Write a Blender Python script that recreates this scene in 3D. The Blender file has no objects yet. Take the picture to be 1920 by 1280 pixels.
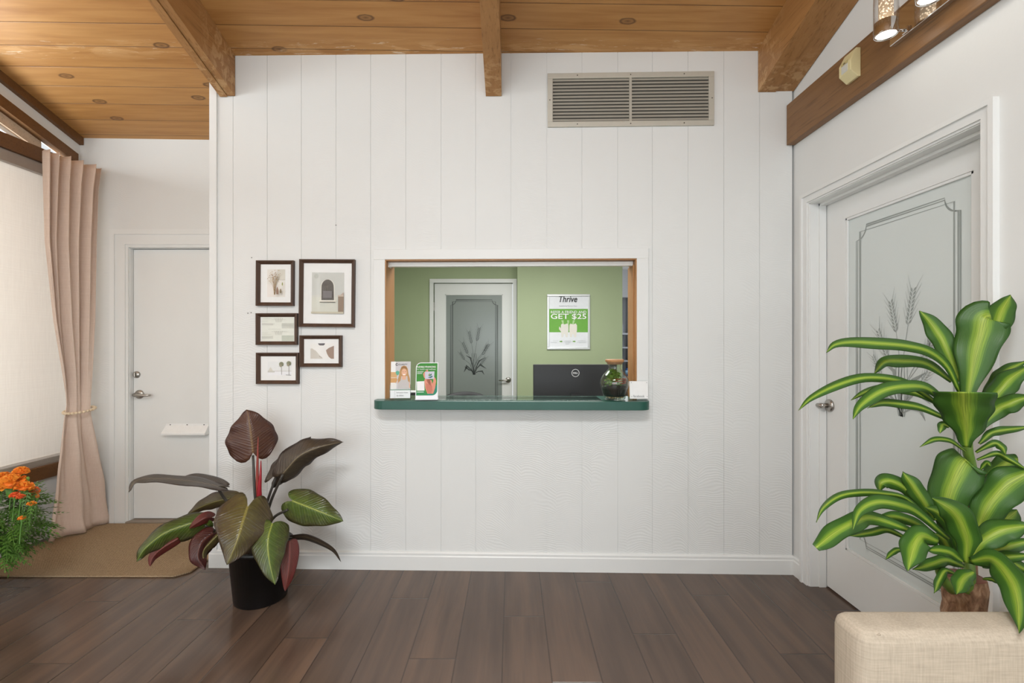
import bpy, bmesh, math, random
from mathutils import Vector, Matrix
random.seed(7)
S=bpy.context.scene; COL=S.collection
F=890.0; CX=960.0; HY=645.0; H=1.30
PI=math.pi
def P3(px,py,Y): return Vector(((px-CX)/F*Y, Y, H-(py-HY)/F*Y))

# ---------------------------------------------------------------- materials
class NT:
    def __init__(s,name):
        s.m=bpy.data.materials.new(name); s.m.use_nodes=True; s.t=s.m.node_tree; s.n=s.t.nodes
        s.b=s.n['Principled BSDF']; s.out=s.n['Material Output']
    def new(s,typ,**k):
        n=s.n.new(typ)
        for a,v in k.items():
            if a.startswith('i_'):
                key=a[2:]
                n.inputs[int(key) if key.isdigit() else key.replace('_',' ')].default_value=v
            else: setattr(n,a,v)
        return n
    def l(s,a,b): s.t.links.new(a,b)
    def math(s,op,a,b=None,c=None,clamp=False):
        n=s.n.new('ShaderNodeMath'); n.operation=op; n.use_clamp=clamp
        for i,v in enumerate((a,b,c)):
            if v is None: continue
            if isinstance(v,(int,float)): n.inputs[i].default_value=v
            else: s.l(v,n.inputs[i])
        return n.outputs[0]
    def mix(s,f,a,b,mode='MIX'):
        n=s.n.new('ShaderNodeMix'); n.data_type='RGBA'; n.blend_type=mode
        for i,v in ((0,f),(6,a),(7,b)):
            if isinstance(v,(int,float)): n.inputs[i].default_value=v
            elif isinstance(v,tuple): n.inputs[i].default_value=(v[0],v[1],v[2],1)
            else: s.l(v,n.inputs[i])
        return n.outputs[2]
    def obj(s):
        n=s.n.new('ShaderNodeTexCoord'); return n.outputs['Object']
    def uv(s):
        n=s.n.new('ShaderNodeTexCoord'); return n.outputs['UV']
    def xyz(s,v):
        n=s.n.new('ShaderNodeSeparateXYZ'); s.l(v,n.inputs[0]); return n.outputs
    def comb(s,x,y,z):
        n=s.n.new('ShaderNodeCombineXYZ')
        for i,v in enumerate((x,y,z)):
            if isinstance(v,(int,float)): n.inputs[i].default_value=v
            else: s.l(v,n.inputs[i])
        return n.outputs[0]
    def scale(s,v,sc,loc=(0,0,0)):
        n=s.n.new('ShaderNodeMapping'); n.inputs['Scale'].default_value=sc; n.inputs['Location'].default_value=loc
        s.l(v,n.inputs[0]); return n.outputs[0]
    def noise(s,v,sc=5,det=3,rough=.5,dist=0):
        n=s.n.new('ShaderNodeTexNoise'); n.inputs['Scale'].default_value=sc; n.inputs['Detail'].default_value=det
        n.inputs['Roughness'].default_value=rough; n.inputs['Distortion'].default_value=dist
        if v is not None: s.l(v,n.inputs['Vector'])
        return n.outputs['Fac']
    def ramp(s,f,stops):
        n=s.n.new('ShaderNodeValToRGB'); e=n.color_ramp.elements
        while len(e)<len(stops): e.new(.5)
        for i,(p,c) in enumerate(stops):
            e[i].position=p
            if isinstance(c,(int,float)): c=(c,c,c)
            e[i].color=(c[0],c[1],c[2],1)
        s.l(f,n.inputs[0]); return n.outputs[0]
    def bump(s,h,strength=.3,dist=.01):
        n=s.n.new('ShaderNodeBump'); n.inputs['Strength'].default_value=strength; n.inputs['Distance'].default_value=dist
        s.l(h,n.inputs['Height']); s.l(n.outputs[0],s.b.inputs['Normal'])
    def col(s,c):
        if isinstance(c,tuple): s.b.inputs['Base Color'].default_value=(c[0],c[1],c[2],1)
        else: s.l(c,s.b.inputs['Base Color'])
    def set(s,**k):
        for a,v in k.items(): s.b.inputs[a.replace('_',' ')].default_value=v
def srgb(r,g,b):
    f=lambda c: (c/255/12.92) if c/255<=.04045 else ((c/255+.055)/1.055)**2.4
    return (f(r),f(g),f(b))
_pl={}
def plain(rgb,rough=.6,metal=0.,spec=.5,coat=0.):
    k=(rgb,rough,metal,spec,coat)
    if k in _pl: return _pl[k]
    t=NT('paint_%d_%d_%d'%rgb); c=srgb(*rgb)
    n=t.noise(t.obj(),40,2); 
    t.col(t.mix(n,tuple(x*.96 for x in c),tuple(min(1,x*1.04) for x in c)))
    t.set(Roughness=rough,Metallic=metal,Specular_IOR_Level=spec,Coat_Weight=coat)
    _pl[k]=t.m; return t.m

def m_wall():
    t=NT('white_wall_paint'); o=t.obj(); n=t.noise(o,3,4)
    t.col(t.mix(n,srgb(222,223,221),srgb(228,229,227))); t.set(Roughness=.55,Specular_IOR_Level=.3)
    t.bump(t.noise(o,60,3),.12,.002); return t.m
def m_siding():
    t=NT('white_combed_siding'); o=t.obj(); x,y,z=t.xyz(o)
    fx=t.math('SUBTRACT',t.math('FRACT',t.math('DIVIDE',x,.2015)),.35)
    bi=t.math('FLOOR',t.math('DIVIDE',x,.2015))
    wob=t.noise(t.comb(t.math('MULTIPLY',x,2.2),0.,t.math('MULTIPLY',z,2.2)),1.6,2)
    sgn=t.math('SUBTRACT',t.math('MULTIPLY',t.math('FRACT',t.math('MULTIPLY',bi,.37)),8.),3.)
    ph=t.math('ADD',t.math('MULTIPLY',z,72.),t.math('MULTIPLY',t.math('MULTIPLY',fx,fx),6.5))
    ph=t.math('ADD',ph,t.math('MULTIPLY',wob,14.)); ph=t.math('ADD',ph,t.math('MULTIPLY',sgn,fx))
    s=t.math('SINE',t.math('MULTIPLY',ph,6.283))
    msk=t.ramp(t.noise(t.comb(t.math('MULTIPLY',x,3.),1.,z),1.1,2),[(.38,0.),(.62,1.)])
    low=t.math('SUBTRACT',1.15,t.math('MULTIPLY',z,.38),clamp=True)
    h=t.math('MULTIPLY',t.math('MULTIPLY',s,low),msk)
    t.col(t.mix(t.noise(o,2,3),srgb(223,224,222),srgb(228,229,227))); t.set(Roughness=.5,Specular_IOR_Level=.35)
    t.bump(h,.24,.002); return t.m
def m_trim():
    t=NT('white_gloss_trim'); t.col(t.mix(t.noise(t.obj(),4,2),srgb(226,227,225),srgb(231,232,230)))
    t.set(Roughness=.35,Specular_IOR_Level=.45); return t.m
def m_ceil():
    t=NT('stained_plank_ceiling'); o=t.obj(); x,y,z=t.xyz(o)
    q=t.math('DIVIDE',t.math('SUBTRACT',y,2.585),.1385)
    i=t.math('FLOOR',q); f=t.math('FRACT',q)
    edge=t.math('MINIMUM',f,t.math('SUBTRACT',1.,f))
    wn=t.new('ShaderNodeTexWhiteNoise',noise_dimensions='1D'); t.l(i,wn.inputs['W'])
    rnd=wn.outputs['Value']
    v=t.comb(t.math('ADD',t.math('MULTIPLY',x,.9),t.math('MULTIPLY',rnd,13.)),t.math('MULTIPLY',y,14.),0.)
    g=t.noise(v,2.2,5,.55,.35); g2=t.noise(t.comb(t.math('MULTIPLY',x,.5),t.math('MULTIPLY',y,.8),2.),2.,2)
    c=t.ramp(g,[(.3,srgb(162,112,60)),(.55,srgb(186,137,80)),(.75,srgb(199,151,94))])
    c=t.mix(t.math('MULTIPLY',g2,.5),c,srgb(164,112,56))
    c=t.mix(t.math('MULTIPLY',rnd,.25),c,srgb(200,154,100))
    # knots
    kv=t.comb(t.math('MULTIPLY',x,1.6),t.math('MULTIPLY',y,4.),0.)
    vo=t.new('ShaderNodeTexVoronoi',voronoi_dimensions='2D'); vo.inputs['Scale'].default_value=1.; vo.inputs['Randomness'].default_value=1.
    t.l(kv,vo.inputs['Vector'])
    d=t.math('ADD',vo.outputs['Distance'],t.math('MULTIPLY',t.math('SUBTRACT',t.noise(o,40,2),.5),.02))
    k=t.ramp(d,[(0.,.8),(.04,.35),(.062,.9),(.082,0.)])
    c=t.mix(k,c,srgb(92,62,38))
    # pale plaster smears where the boards meet the wall
    band=t.math('SUBTRACT',1.,t.math('MULTIPLY',t.math('ABSOLUTE',t.math('SUBTRACT',y,t.math('ADD',2.70,t.math('MULTIPLY',x,-.018)))),14.),clamp=True)
    sm=t.ramp(t.noise(t.comb(t.math('MULTIPLY',x,1.6),t.math('MULTIPLY',y,9.),0.),2.4,5,.6,.6),[(.5,0.),(.56,.55),(.7,.7)])
    c=t.mix(t.math('MULTIPLY',t.math('MULTIPLY',sm,band),.9),c,srgb(214,170,118))
    sm2=t.ramp(t.noise(t.comb(t.math('MULTIPLY',x,2.6),t.math('MULTIPLY',y,26.),5.),2.4,5,.7,.8),[(.6,0.),(.66,1.)])
    c=t.mix(t.math('MULTIPLY',sm2,band),c,srgb(232,218,196))
    gl=t.ramp(edge,[(0.,1.),(.022,0.)])
    c=t.mix(t.math('MULTIPLY',gl,.75),c,srgb(80,44,18))
    t.col(c); t.set(Roughness=.42,Specular_IOR_Level=.4)
    t.bump(t.math('SUBTRACT',t.math('MULTIPLY',g,.1),gl),.6,.004); return t.m
def m_beam(name,a,b,axis='Y',worn=False):
    t=NT(name); o=t.obj(); x,y,z=t.xyz(o)
    if axis=='Y': v=t.comb(t.math('MULTIPLY',x,14.),t.math('MULTIPLY',y,.8),t.math('MULTIPLY',z,14.))
    elif axis=='X': v=t.comb(t.math('MULTIPLY',x,.8),t.math('MULTIPLY',y,14.),t.math('MULTIPLY',z,14.))
    else: v=t.comb(t.math('MULTIPLY',x,14.),t.math('MULTIPLY',y,14.),t.math('MULTIPLY',z,.8))
    g=t.noise(v,2.5,6,.6,.5); c=t.mix(g,srgb(*a),srgb(*b))
    c=t.mix(t.ramp(t.noise(v,7,3),[(.55,0.),(.72,.55)]),c,tuple(q*.55 for q in srgb(*a)))
    if worn:
        r=t.math('MULTIPLY',t.math('SUBTRACT',y,2.42),5.,clamp=True)
        m=t.ramp(t.noise(t.scale(o,(3,5,3)),5,5,.65,.8),[(.5,0.),(.6,.8)])
        c=t.mix(t.math('MULTIPLY',m,r),c,srgb(196,158,112))
    t.col(c); t.set(Roughness=.45,Specular_IOR_Level=.35); t.bump(g,.3,.004); return t.m
def m_floor():
    t=NT('dark_laminate_floor'); o=t.obj(); x,y,z=t.xyz(o)
    q=t.math('DIVIDE',t.math('ADD',x,.039),.194); i=t.math('FLOOR',q); f=t.math('FRACT',q)
    wn=t.new('ShaderNodeTexWhiteNoise',noise_dimensions='1D'); t.l(i,wn.inputs['W'])
    off=t.math('MULTIPLY',t.math('FRACT',t.math('MULTIPLY',i,.3719)),1.2)
    q2=t.math('DIVIDE',t.math('ADD',y,t.math('ADD',off,.17)),1.22); j=t.math('FLOOR',q2); f2=t.math('FRACT',q2)
    w2=t.new('ShaderNodeTexWhiteNoise',noise_dimensions='2D'); t.l(t.comb(i,j,0.),w2.inputs['Vector'])
    e1=t.math('MULTIPLY',t.math('MINIMUM',f,t.math('SUBTRACT',1.,f)),.194)
    e2=t.math('MULTIPLY',t.math('MINIMUM',f2,t.math('SUBTRACT',1.,f2)),1.22)
    e=t.math('MINIMUM',e1,e2); gap=t.ramp(e,[(0.,1.),(.0022,0.)])
    r=w2.outputs['Value']
    v=t.comb(t.math('ADD',t.math('MULTIPLY',x,9.),t.math('MULTIPLY',r,40.)),t.math('MULTIPLY',y,.7),r)
    g=t.noise(v,1.3,4,.55,.15); g2=t.noise(t.comb(t.math('MULTIPLY',x,60.),t.math('MULTIPLY',y,2.),r),1.5,3)
    c=t.ramp(g,[(.3,srgb(80,64,53)),(.5,srgb(98,79,66)),(.72,srgb(116,92,75))])
    c=t.mix(t.math('MULTIPLY',r,.45),c,srgb(84,70,62)); c=t.mix(t.math('MULTIPLY',g2,.25),c,srgb(66,53,46))
    sx=t.math('MULTIPLY',t.math('SUBTRACT',0.,x),.5,clamp=True)
    t.col(t.mix(t.math('MULTIPLY',gap,.7),c,srgb(34,26,22)))
    rr=t.math('ADD',.14,t.math('MULTIPLY',t.noise(t.scale(o,(2,2,2)),2,4),.14)); t.l(rr,t.b.inputs['Roughness'])
    t.set(Specular_IOR_Level=.5)
    t.bump(t.math('SUBTRACT',t.math('MULTIPLY',g2,.08),gap),.35,.002); return t.m
def m_fabric(name,a,b,sc=90.,rough=.95,translucent=0.,axes='XZ'):
    t=NT(name); o=t.obj(); x,y,z=t.xyz(o)
    h=x if 'X' in axes else y
    u=t.noise(t.comb(t.math('MULTIPLY',h,sc*.12),0.,t.math('MULTIPLY',z,sc*2)),1.,3,.6)
    v=t.noise(t.comb(t.math('MULTIPLY',h,sc*2),t.math('MULTIPLY',y,sc*2) if 'X' in axes else t.math('MULTIPLY',x,sc*2),t.math('MULTIPLY',z,sc*.12)),1.,3,.6)
    w=t.math('MULTIPLY',t.math('ADD',u,v),.5)
    t.col(t.mix(t.ramp(w,[(.35,0.),(.65,1.)]),srgb(*a),srgb(*b))); t.set(Roughness=rough,Specular_IOR_Level=.15)
    t.bump(w,.35,.0015)
    if translucent:
        tr=t.new('ShaderNodeBsdfTranslucent'); tr.inputs[0].default_value=(*srgb(*b),1)
        ms=t.new('ShaderNodeMixShader'); ms.inputs[0].default_value=translucent
        t.l(t.b.outputs[0],ms.inputs[1]); t.l(tr.outputs[0],ms.inputs[2]); t.l(ms.outputs[0],t.out.inputs[0])
    return t.m
def m_carpet():
    t=NT('ribbed_brown_mat'); o=t.obj(); x,y,z=t.xyz(o)
    inner=t.math('MINIMUM',t.math('SUBTRACT',.62,t.math('ABSOLUTE',x)),t.math('SUBTRACT',.39,t.math('ABSOLUTE',y)))
    isb=t.math('LESS_THAN',inner,.075)
    # concentric ribs in the border, diagonal ribs inside
    a=t.math('SINE',t.math('MULTIPLY',inner,900.)); b=t.math('SINE',t.math('MULTIPLY',t.math('ADD',x,t.math('MULTIPLY',y,1.1)),620.))
    r=t.math('ADD',t.math('MULTIPLY',a,isb),t.math('MULTIPLY',b,t.math('SUBTRACT',1.,isb)))
    n=t.noise(o,260,2)
    w=t.math('ADD',t.math('MULTIPLY',r,.16),n)
    t.col(t.ramp(w,[(.25,srgb(128,107,82)),(.75,srgb(182,158,128))])); t.set(Roughness=1.,Specular_IOR_Level=.1)
    t.bump(w,.6,.003); return t.m
def m_glass(name,tint=(1,1,1),refl=.12,rough=.02):
    t=NT(name); tr=t.new('ShaderNodeBsdfTransparent'); tr.inputs[0].default_value=(*tint,1)
    gl=t.new('ShaderNodeBsdfGlossy'); gl.inputs['Roughness'].default_value=rough
    fr=t.new('ShaderNodeLayerWeight'); fr.inputs[0].default_value=.5
    ms=t.new('ShaderNodeMixShader'); t.l(t.math('ADD',t.math('MULTIPLY',t.math('POWER',fr.outputs['Facing'],4.),.7),.012+refl*.12,clamp=True),ms.inputs[0])
    t.l(tr.outputs[0],ms.inputs[1]); t.l(gl.outputs[0],ms.inputs[2]); t.l(ms.outputs[0],t.out.inputs[0]); return t.m
def m_emit(name,c,s):
    t=NT(name); t.col(c); t.b.inputs['Emission Color'].default_value=(*c,1); t.set(Emission_Strength=s); return t.m
def m_frost(name,c):
    t=NT(name); o=t.obj(); n=t.noise(o,3,2); cc=srgb(*c)
    t.col(t.mix(n,tuple(q*.95 for q in cc),cc)); t.set(Roughness=.22,Specular_IOR_Level=.55)
    t.bump(t.noise(o,400,2),.08,.0005); return t.m
def m_dracaena():
    t=NT('variegated_leaf'); u,v,_=t.xyz(t.uv()); o=t.obj()
    a=t.math('ABSOLUTE',t.math('SUBTRACT',u,.5)); a=t.math('ADD',a,t.math('MULTIPLY',t.math('SUBTRACT',t.noise(t.comb(t.math('MULTIPLY',u,20.),t.math('MULTIPLY',v,1.5),0.),2.,3),.5),.12))
    c=t.ramp(a,[(0.,srgb(158,176,66)),(.09,srgb(132,160,48)),(.16,srgb(104,140,42)),(.22,srgb(62,102,32)),(.5,srgb(42,78,26))])
    st=t.noise(t.comb(t.math('MULTIPLY',u,38.),t.math('MULTIPLY',v,.8),1.),2.,2)
    c=t.mix(t.ramp(st,[(.52,0.),(.6,.6)]),c,srgb(58,96,30))
    t.col(c); t.set(Roughness=.42,Specular_IOR_Level=.4); t.bump(st,.25,.002)
    tr=t.new('ShaderNodeBsdfTranslucent'); t.l(c,tr.inputs[0]); ms=t.new('ShaderNodeMixShader'); ms.inputs[0].default_value=.10
    t.l(t.b.outputs[0],ms.inputs[1]); t.l(tr.outputs[0],ms.inputs[2]); t.l(ms.outputs[0],t.out.inputs[0]); return t.m
def m_phil(name,mid,body,edge,rough=.28):
    t=NT(name); u,v,_=t.xyz(t.uv()); a=t.math('MULTIPLY',t.math('ABSOLUTE',t.math('SUBTRACT',u,.5)),2.)
    n=t.noise(t.comb(t.math('MULTIPLY',u,3.),t.math('MULTIPLY',v,4.),0.),1.5,3); n2=t.noise(t.comb(t.math('MULTIPLY',u,7.),t.math('MULTIPLY',v,5.),3.),2.,4)
    c=t.ramp(t.math('ADD',a,t.math('MULTIPLY',t.math('SUBTRACT',n,.5),1.1)),[(.15,srgb(*body)),(.95,srgb(*edge))])
    c=t.mix(t.ramp(n2,[(.5,0.),(.75,.35)]),c,tuple(.5*(p+q) for p,q in zip(srgb(*mid),srgb(*body))))
    ph=t.math('MULTIPLY',t.math('SUBTRACT',v,t.math('MULTIPLY',t.math('POWER',a,.8),.26)),62.)
    s=t.math('SINE',ph); s2=t.math('SINE',t.math('MULTIPLY',ph,3.3)); fine=t.math('POWER',t.math('ABSOLUTE',s),.4)
    rib=t.ramp(a,[(0.,1.),(.035,.8),(.06,0.)])
    vn=t.math('MULTIPLY',t.ramp(s,[(.9,0.),(1.,.22)]),t.math('SUBTRACT',1.,a))
    t.col(t.mix(t.math('MAXIMUM',vn,rib),c,srgb(*mid)))
    t.set(Roughness=rough,Specular_IOR_Level=.55)
    t.bump(t.math('ADD',t.math('ADD',t.math('MULTIPLY',fine,.9),t.math('MULTIPLY',s2,.12)),rib),.3,.004); return t.m
M={}
M['wall']=m_wall(); M['siding']=m_siding(); M['trim']=m_trim(); M['ceil']=m_ceil()
M['beam']=m_beam('stained_beam',(142,98,54),(180,134,84),'Y',True)
M['header']=m_beam('brown_header_board',(112,72,38),(146,100,58),'Y',True)
M['brown']=m_beam('brown_window_frame',(98,66,36),(122,84,48),'Y')
M['tan']=m_beam('pale_tan_reveal',(196,170,140),(222,202,178),'Y')
M['jamb']=m_beam('orange_brown_jamb',(160,112,66),(184,136,88),'Z')
M['floor']=m_floor(); M['mat']=m_carpet()
M['curtain']=m_fabric('dusty_pink_curtain',(212,190,174),(222,202,188),140.,.85,axes='Y')
M['shade']=m_fabric('linen_roller_shade',(220,214,208),(230,225,219),60.,.95,.27,axes='Y')
M['linen']=m_fabric('beige_linen',(168,156,139),(192,179,161),110.,.95)
M['glass']=m_glass('clear_glass'); M['acryl']=m_glass('clear_acrylic',(.97,.98,.98),.0)
M['jarglass']=m_glass('jar_glass',(.93,.96,.94),.35)
M['frost']=m_frost('frosted_door_glass',(214,221,219)); M['frost2']=m_frost('frosted_office_glass',(134,142,138))
M['green']=None
t=NT('sage_green_wall'); t.col(t.mix(t.noise(t.obj(),2,3),srgb(160,173,136),srgb(168,181,144))); t.set(Roughness=.6); M['green']=t.m
M['draca']=m_dracaena()
M['nickel']=plain((176,172,166),.28,1.); M['chrome']=plain((225,225,225),.06,1.)
M['framew']=m_beam('dark_walnut_frame',(60,44,35),(92,68,52),'Z')
M['counter']=None
t=NT('green_laminate_counter'); n=t.noise(t.obj(),8,3); t.col(t.mix(n,srgb(34,82,70),srgb(42,92,80))); t.set(Roughness=.3,Specular_IOR_Level=.5); M['counter']=t.m

# ---------------------------------------------------------------- mesh builder
class MB:
    def __init__(s): s.bm=bmesh.new(); s.uvl=None
    def poly(s,vs,mi=0):
        f=s.bm.faces.new([s.bm.verts.new(v) for v in vs]); f.material_index=mi; return f
    def box(s,a,b,mi=0,bev=0.,seg=2):
        x0,y0,z0=[min(p,q) for p,q in zip(a,b)]; x1,y1,z1=[max(p,q) for p,q in zip(a,b)]
        t=bmesh.new()
        v=[t.verts.new(c) for c in ((x0,y0,z0),(x1,y0,z0),(x1,y1,z0),(x0,y1,z0),(x0,y0,z1),(x1,y0,z1),(x1,y1,z1),(x0,y1,z1))]
        for q in ((0,3,2,1),(4,5,6,7),(0,1,5,4),(1,2,6,5),(2,3,7,6),(3,0,4,7)): t.faces.new([v[i] for i in q])
        if bev: bmesh.ops.bevel(t,geom=t.edges[:],offset=bev,segments=seg,profile=.5,affect='EDGES')
        s.merge(t,mi,smooth=bev>0.008); return s
    def merge(s,t,mi=0,smooth=False,mat=None):
        t.verts.ensure_lookup_table(); mp={}
        for v in t.verts: mp[v]=s.bm.verts.new(mat@v.co if mat else v.co)
        for f in t.faces:
            try:
                g=s.bm.faces.new([mp[v] for v in f.verts]); g.material_index=mi; g.smooth=smooth
            except ValueError: pass
        t.free()
    def prism(s,pts,a,b,plane='xz',mi=0,bev=0.,smooth=False):
        """polygon in plane, extruded along the third axis from a to b"""
        def mk(p,q):
            if plane=='xz': return (p[0],q,p[1])
            if plane=='xy': return (p[0],p[1],q)
            return (q,p[0],p[1])
        t=bmesh.new(); A=[t.verts.new(mk(p,a)) for p in pts]; B=[t.verts.new(mk(p,b)) for p in pts]; n=len(pts)
        t.faces.new(A); t.faces.new(B[::-1])
        for i in range(n): t.faces.new((A[i],A[(i+1)%n],B[(i+1)%n],B[i]))
        bmesh.ops.recalc_face_normals(t,faces=t.faces[:])
        if bev: bmesh.ops.bevel(t,geom=t.edges[:],offset=bev,segments=2,profile=.5,affect='EDGES')
        s.merge(t,mi,smooth); return s
    def lathe(s,prof,c=(0,0,0),n=32,axis='Z',mi=0,sx=1.,sy=1.):
        rings=[]; cl=prof[0]==prof[-1]
        for r,h in prof:
            ring=[]
            for k in range(n):
                a=2*PI*k/n; x=r*math.cos(a)*sx; y=r*math.sin(a)*sy
                p={'Z':(x,y,h),'Y':(x,h,y),'X':(h,x,y)}[axis]
                ring.append(s.bm.verts.new((c[0]+p[0],c[1]+p[1],c[2]+p[2])))
            rings.append(ring)
        for a,b in zip(rings,rings[1:]):
            for k in range(n):
                f=s.bm.faces.new((a[k],a[(k+1)%n],b[(k+1)%n],b[k])); f.smooth=True; f.material_index=mi
        for ring,r in ((rings[0],prof[0][0]),(rings[-1],prof[-1][0])):
            if r>1e-5 and not cl:
                f=s.bm.faces.new(ring); f.material_index=mi
        return s
    def tube(s,pts,r,n=8,mi=0,cap=True):
        pts=[Vector(p) for p in pts]; rr=r if isinstance(r,(list,tuple)) else [r]*len(pts)
        rings=[]; up=Vector((.123,.3,.94)).normalized()
        for i,p in enumerate(pts):
            T=(pts[min(i+1,len(pts)-1)]-pts[max(i-1,0)]).normalized()
            a=T.cross(up)
            if a.length<.05: a=T.cross(Vector((1,0,0)))
            a.normalize(); b=T.cross(a)
            rings.append([s.bm.verts.new(p+(a*math.cos(2*PI*k/n)+b*math.sin(2*PI*k/n))*rr[i]) for k in range(n)])
        for A,B in zip(rings,rings[1:]):
            for k in range(n):
                f=s.bm.faces.new((A[k],A[(k+1)%n],B[(k+1)%n],B[k])); f.smooth=True; f.material_index=mi
        if cap:
            for q in (rings[0],rings[-1]):
                f=s.bm.faces.new(q); f.material_index=mi
        return s
    def ball(s,c,r,sx=1,sy=1,sz=1,mi=0,sub=2):
        t=bmesh.new(); bmesh.ops.create_icosphere(t,subdivisions=sub,radius=r)
        s.merge(t,mi,True,Matrix.Translation(c)@Matrix.Diagonal((sx,sy,sz,1))); return s
    def build(s,name,mat,parent=None,loc=None,rot=0.,kind=None,label=None,fix=True):
        if fix: bmesh.ops.recalc_face_normals(s.bm,faces=s.bm.faces[:])
        me=bpy.data.meshes.new(name); s.bm.to_mesh(me); s.bm.free()
        for m in (mat if isinstance(mat,list) else [mat]): me.materials.append(m)
        o=bpy.data.objects.new(name,me); COL.objects.link(o)
        if parent: o.parent=parent
        if loc is not None: o.location=loc
        o.rotation_euler=(0,0,rot)
        if kind: o['kind']=kind
        if label: o['label']=label
        return o
def tag(o,label,cat,group=None,kind=None):
    if label: o['label']=label
    if cat: o['category']=cat
    if group: o['group']=group
    if kind: o['kind']=kind
    return o
class Fr:
    def __init__(s,o,rot):
        s.o=Vector((o[0],o[1])); s.rot=rot; s.u=Vector((math.cos(rot),math.sin(rot))); s.v=Vector((-math.sin(rot),math.cos(rot)))
    def pix(s,px,py,d=0.):
        r=Vector(((px-CX)/F,1.)); t=(s.o+s.v*d).dot(s.v)/r.dot(s.v); p=r*t
        return ((p-s.o).dot(s.u), H-(py-HY)/F*t)
    def w(s,a,d,z): p=s.o+s.u*a+s.v*d; return Vector((p.x,p.y,z))
    def loc(s): return (s.o.x,s.o.y,0)
def thing(name,label,cat,fr=None,at=(0,0,0),group=None,rot=None):
    o=bpy.data.objects.new(name,None); COL.objects.link(o); o.empty_display_size=.05
    o.location=fr.w(*at) if fr else at; o.rotation_euler=(0,0,fr.rot if fr else (rot or 0.))
    return tag(o,label,cat,group)
def struct(name,mb,mat,fr=None,parent=None,label=None):
    o=mb.build(name,mat,parent,fr.loc() if fr else None,fr.rot if fr else 0.)
    if not parent: o['kind']='structure'
    if label: o['label']=label
    return o
def strip2d(mb,pts,w,d,mi=0,closed=False):
    """ribbon of width w along 2d pts in the local xz plane at depth d (thin solid)"""
    pts=[Vector(p) for p in pts]; n=len(pts); L=[];R=[]
    for i,p in enumerate(pts):
        a=pts[i-1] if (i>0 or closed) else p; b=pts[(i+1)%n] if (i<n-1 or closed) else p
        T=(b-a).normalized(); N=Vector((-T.y,T.x)); ww=(w[i] if isinstance(w,(list,tuple)) else w)/2
        k=1.
        if (i>0 and i<n-1) or closed:
            t1=(p-a).normalized(); k=1/max(.5,abs(t1.dot(T)))
        L.append(mb.bm.verts.new((p.x+N.x*ww*k,d,p.y+N.y*ww*k))); R.append(mb.bm.verts.new((p.x-N.x*ww*k,d,p.y-N.y*ww*k)))
    for i in range(n if closed else n-1):
        j=(i+1)%n; f=mb.bm.faces.new((L[i],L[j],R[j],R[i])); f.material_index=mi
def text(name,s,parent,x,z,d,W=None,Hh=None,size=.02,mat=None,shear=0.,bold=0.,align='CENTER',angle=0.,label=None):
    cu=bpy.data.curves.new(name,'FONT'); cu.body=s; cu.size=1.; cu.align_x=align; cu.shear=shear; cu.offset=bold; cu.extrude=0.; cu.resolution_u=3
    o=bpy.data.objects.new('tmp',cu); COL.objects.link(o); bpy.context.view_layer.update()
    dg=bpy.context.evaluated_depsgraph_get(); me=bpy.data.meshes.new_from_object(o.evaluated_get(dg)); bpy.data.objects.remove(o)
    xs=[v.co.x for v in me.vertices]; ys=[v.co.y for v in me.vertices]
    if not xs: return None
    x0,x1,y0,y1=min(xs),max(xs),min(ys),max(ys)
    sx=(W/(x1-x0)) if W else size; sy=(Hh/(y1-y0)) if Hh else (sx if W else size)
    ca,sa=math.cos(angle),math.sin(angle)
    for v in me.vertices:
        a=(v.co.x-(x0+x1)/2)*sx if align=='CENTER' else (v.co.x-x0)*sx; b=(v.co.y-y0)*sy
        v.co=(x+a*ca-b*sa,d,z+a*sa+b*ca)
    me.name=name; me.materials.clear(); me.materials.append(mat)
    r=bpy.data.objects.new(name,me); COL.objects.link(r); r.parent=parent
    if label: r['label']=label
    return r
def circ(cx,cz,r,n=20,a0=0.,a1=2*PI,sx=1.,sz=1.):
    return [(cx+r*sx*math.cos(a0+(a1-a0)*k/n),cz+r*sz*math.sin(a0+(a1-a0)*k/n)) for k in range(n+(0 if abs(a1-a0-2*PI)<1e-6 else 1))]
def art(name,parent,shapes,d0=0.,step=.00025,label=None):
    """printed artwork: flat coloured shapes stacked towards the viewer"""
    mb=MB(); mats=[]; 
    for k,(pts,c) in enumerate(shapes):
        m=plain(c,.7)
        if m not in mats: mats.append(m)
        mb.poly([(p[0],d0-step*(k+1),p[1]) for p in pts],mats.index(m))
    return mb.build(name,mats,parent,fix=False,label=label)
# ---------------------------------------------------------------- frames of reference
TH=math.atan2(2.775-2.691,1.581+1.762)
FB=Fr((-1.762,2.775),-TH)          # main wall
FD=Fr((0.,3.454),0.)               # entry door wall
FRt=Fr((1.60,0.),-PI/2)            # right wall, local x runs towards the viewer
FL=Fr((-3.143,0.),PI/2)            # left window wall, local x runs away
LB=3.352
def zc(X,Y): return 2.984-.30*(Y-2.775)-.0137*(X+1.762)
RY=-.5; BY=-3.2
def zceil(X,Y):
    return zc(X,Y) if Y>=RY else zc(X,RY)-.30*(RY-Y)
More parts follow.
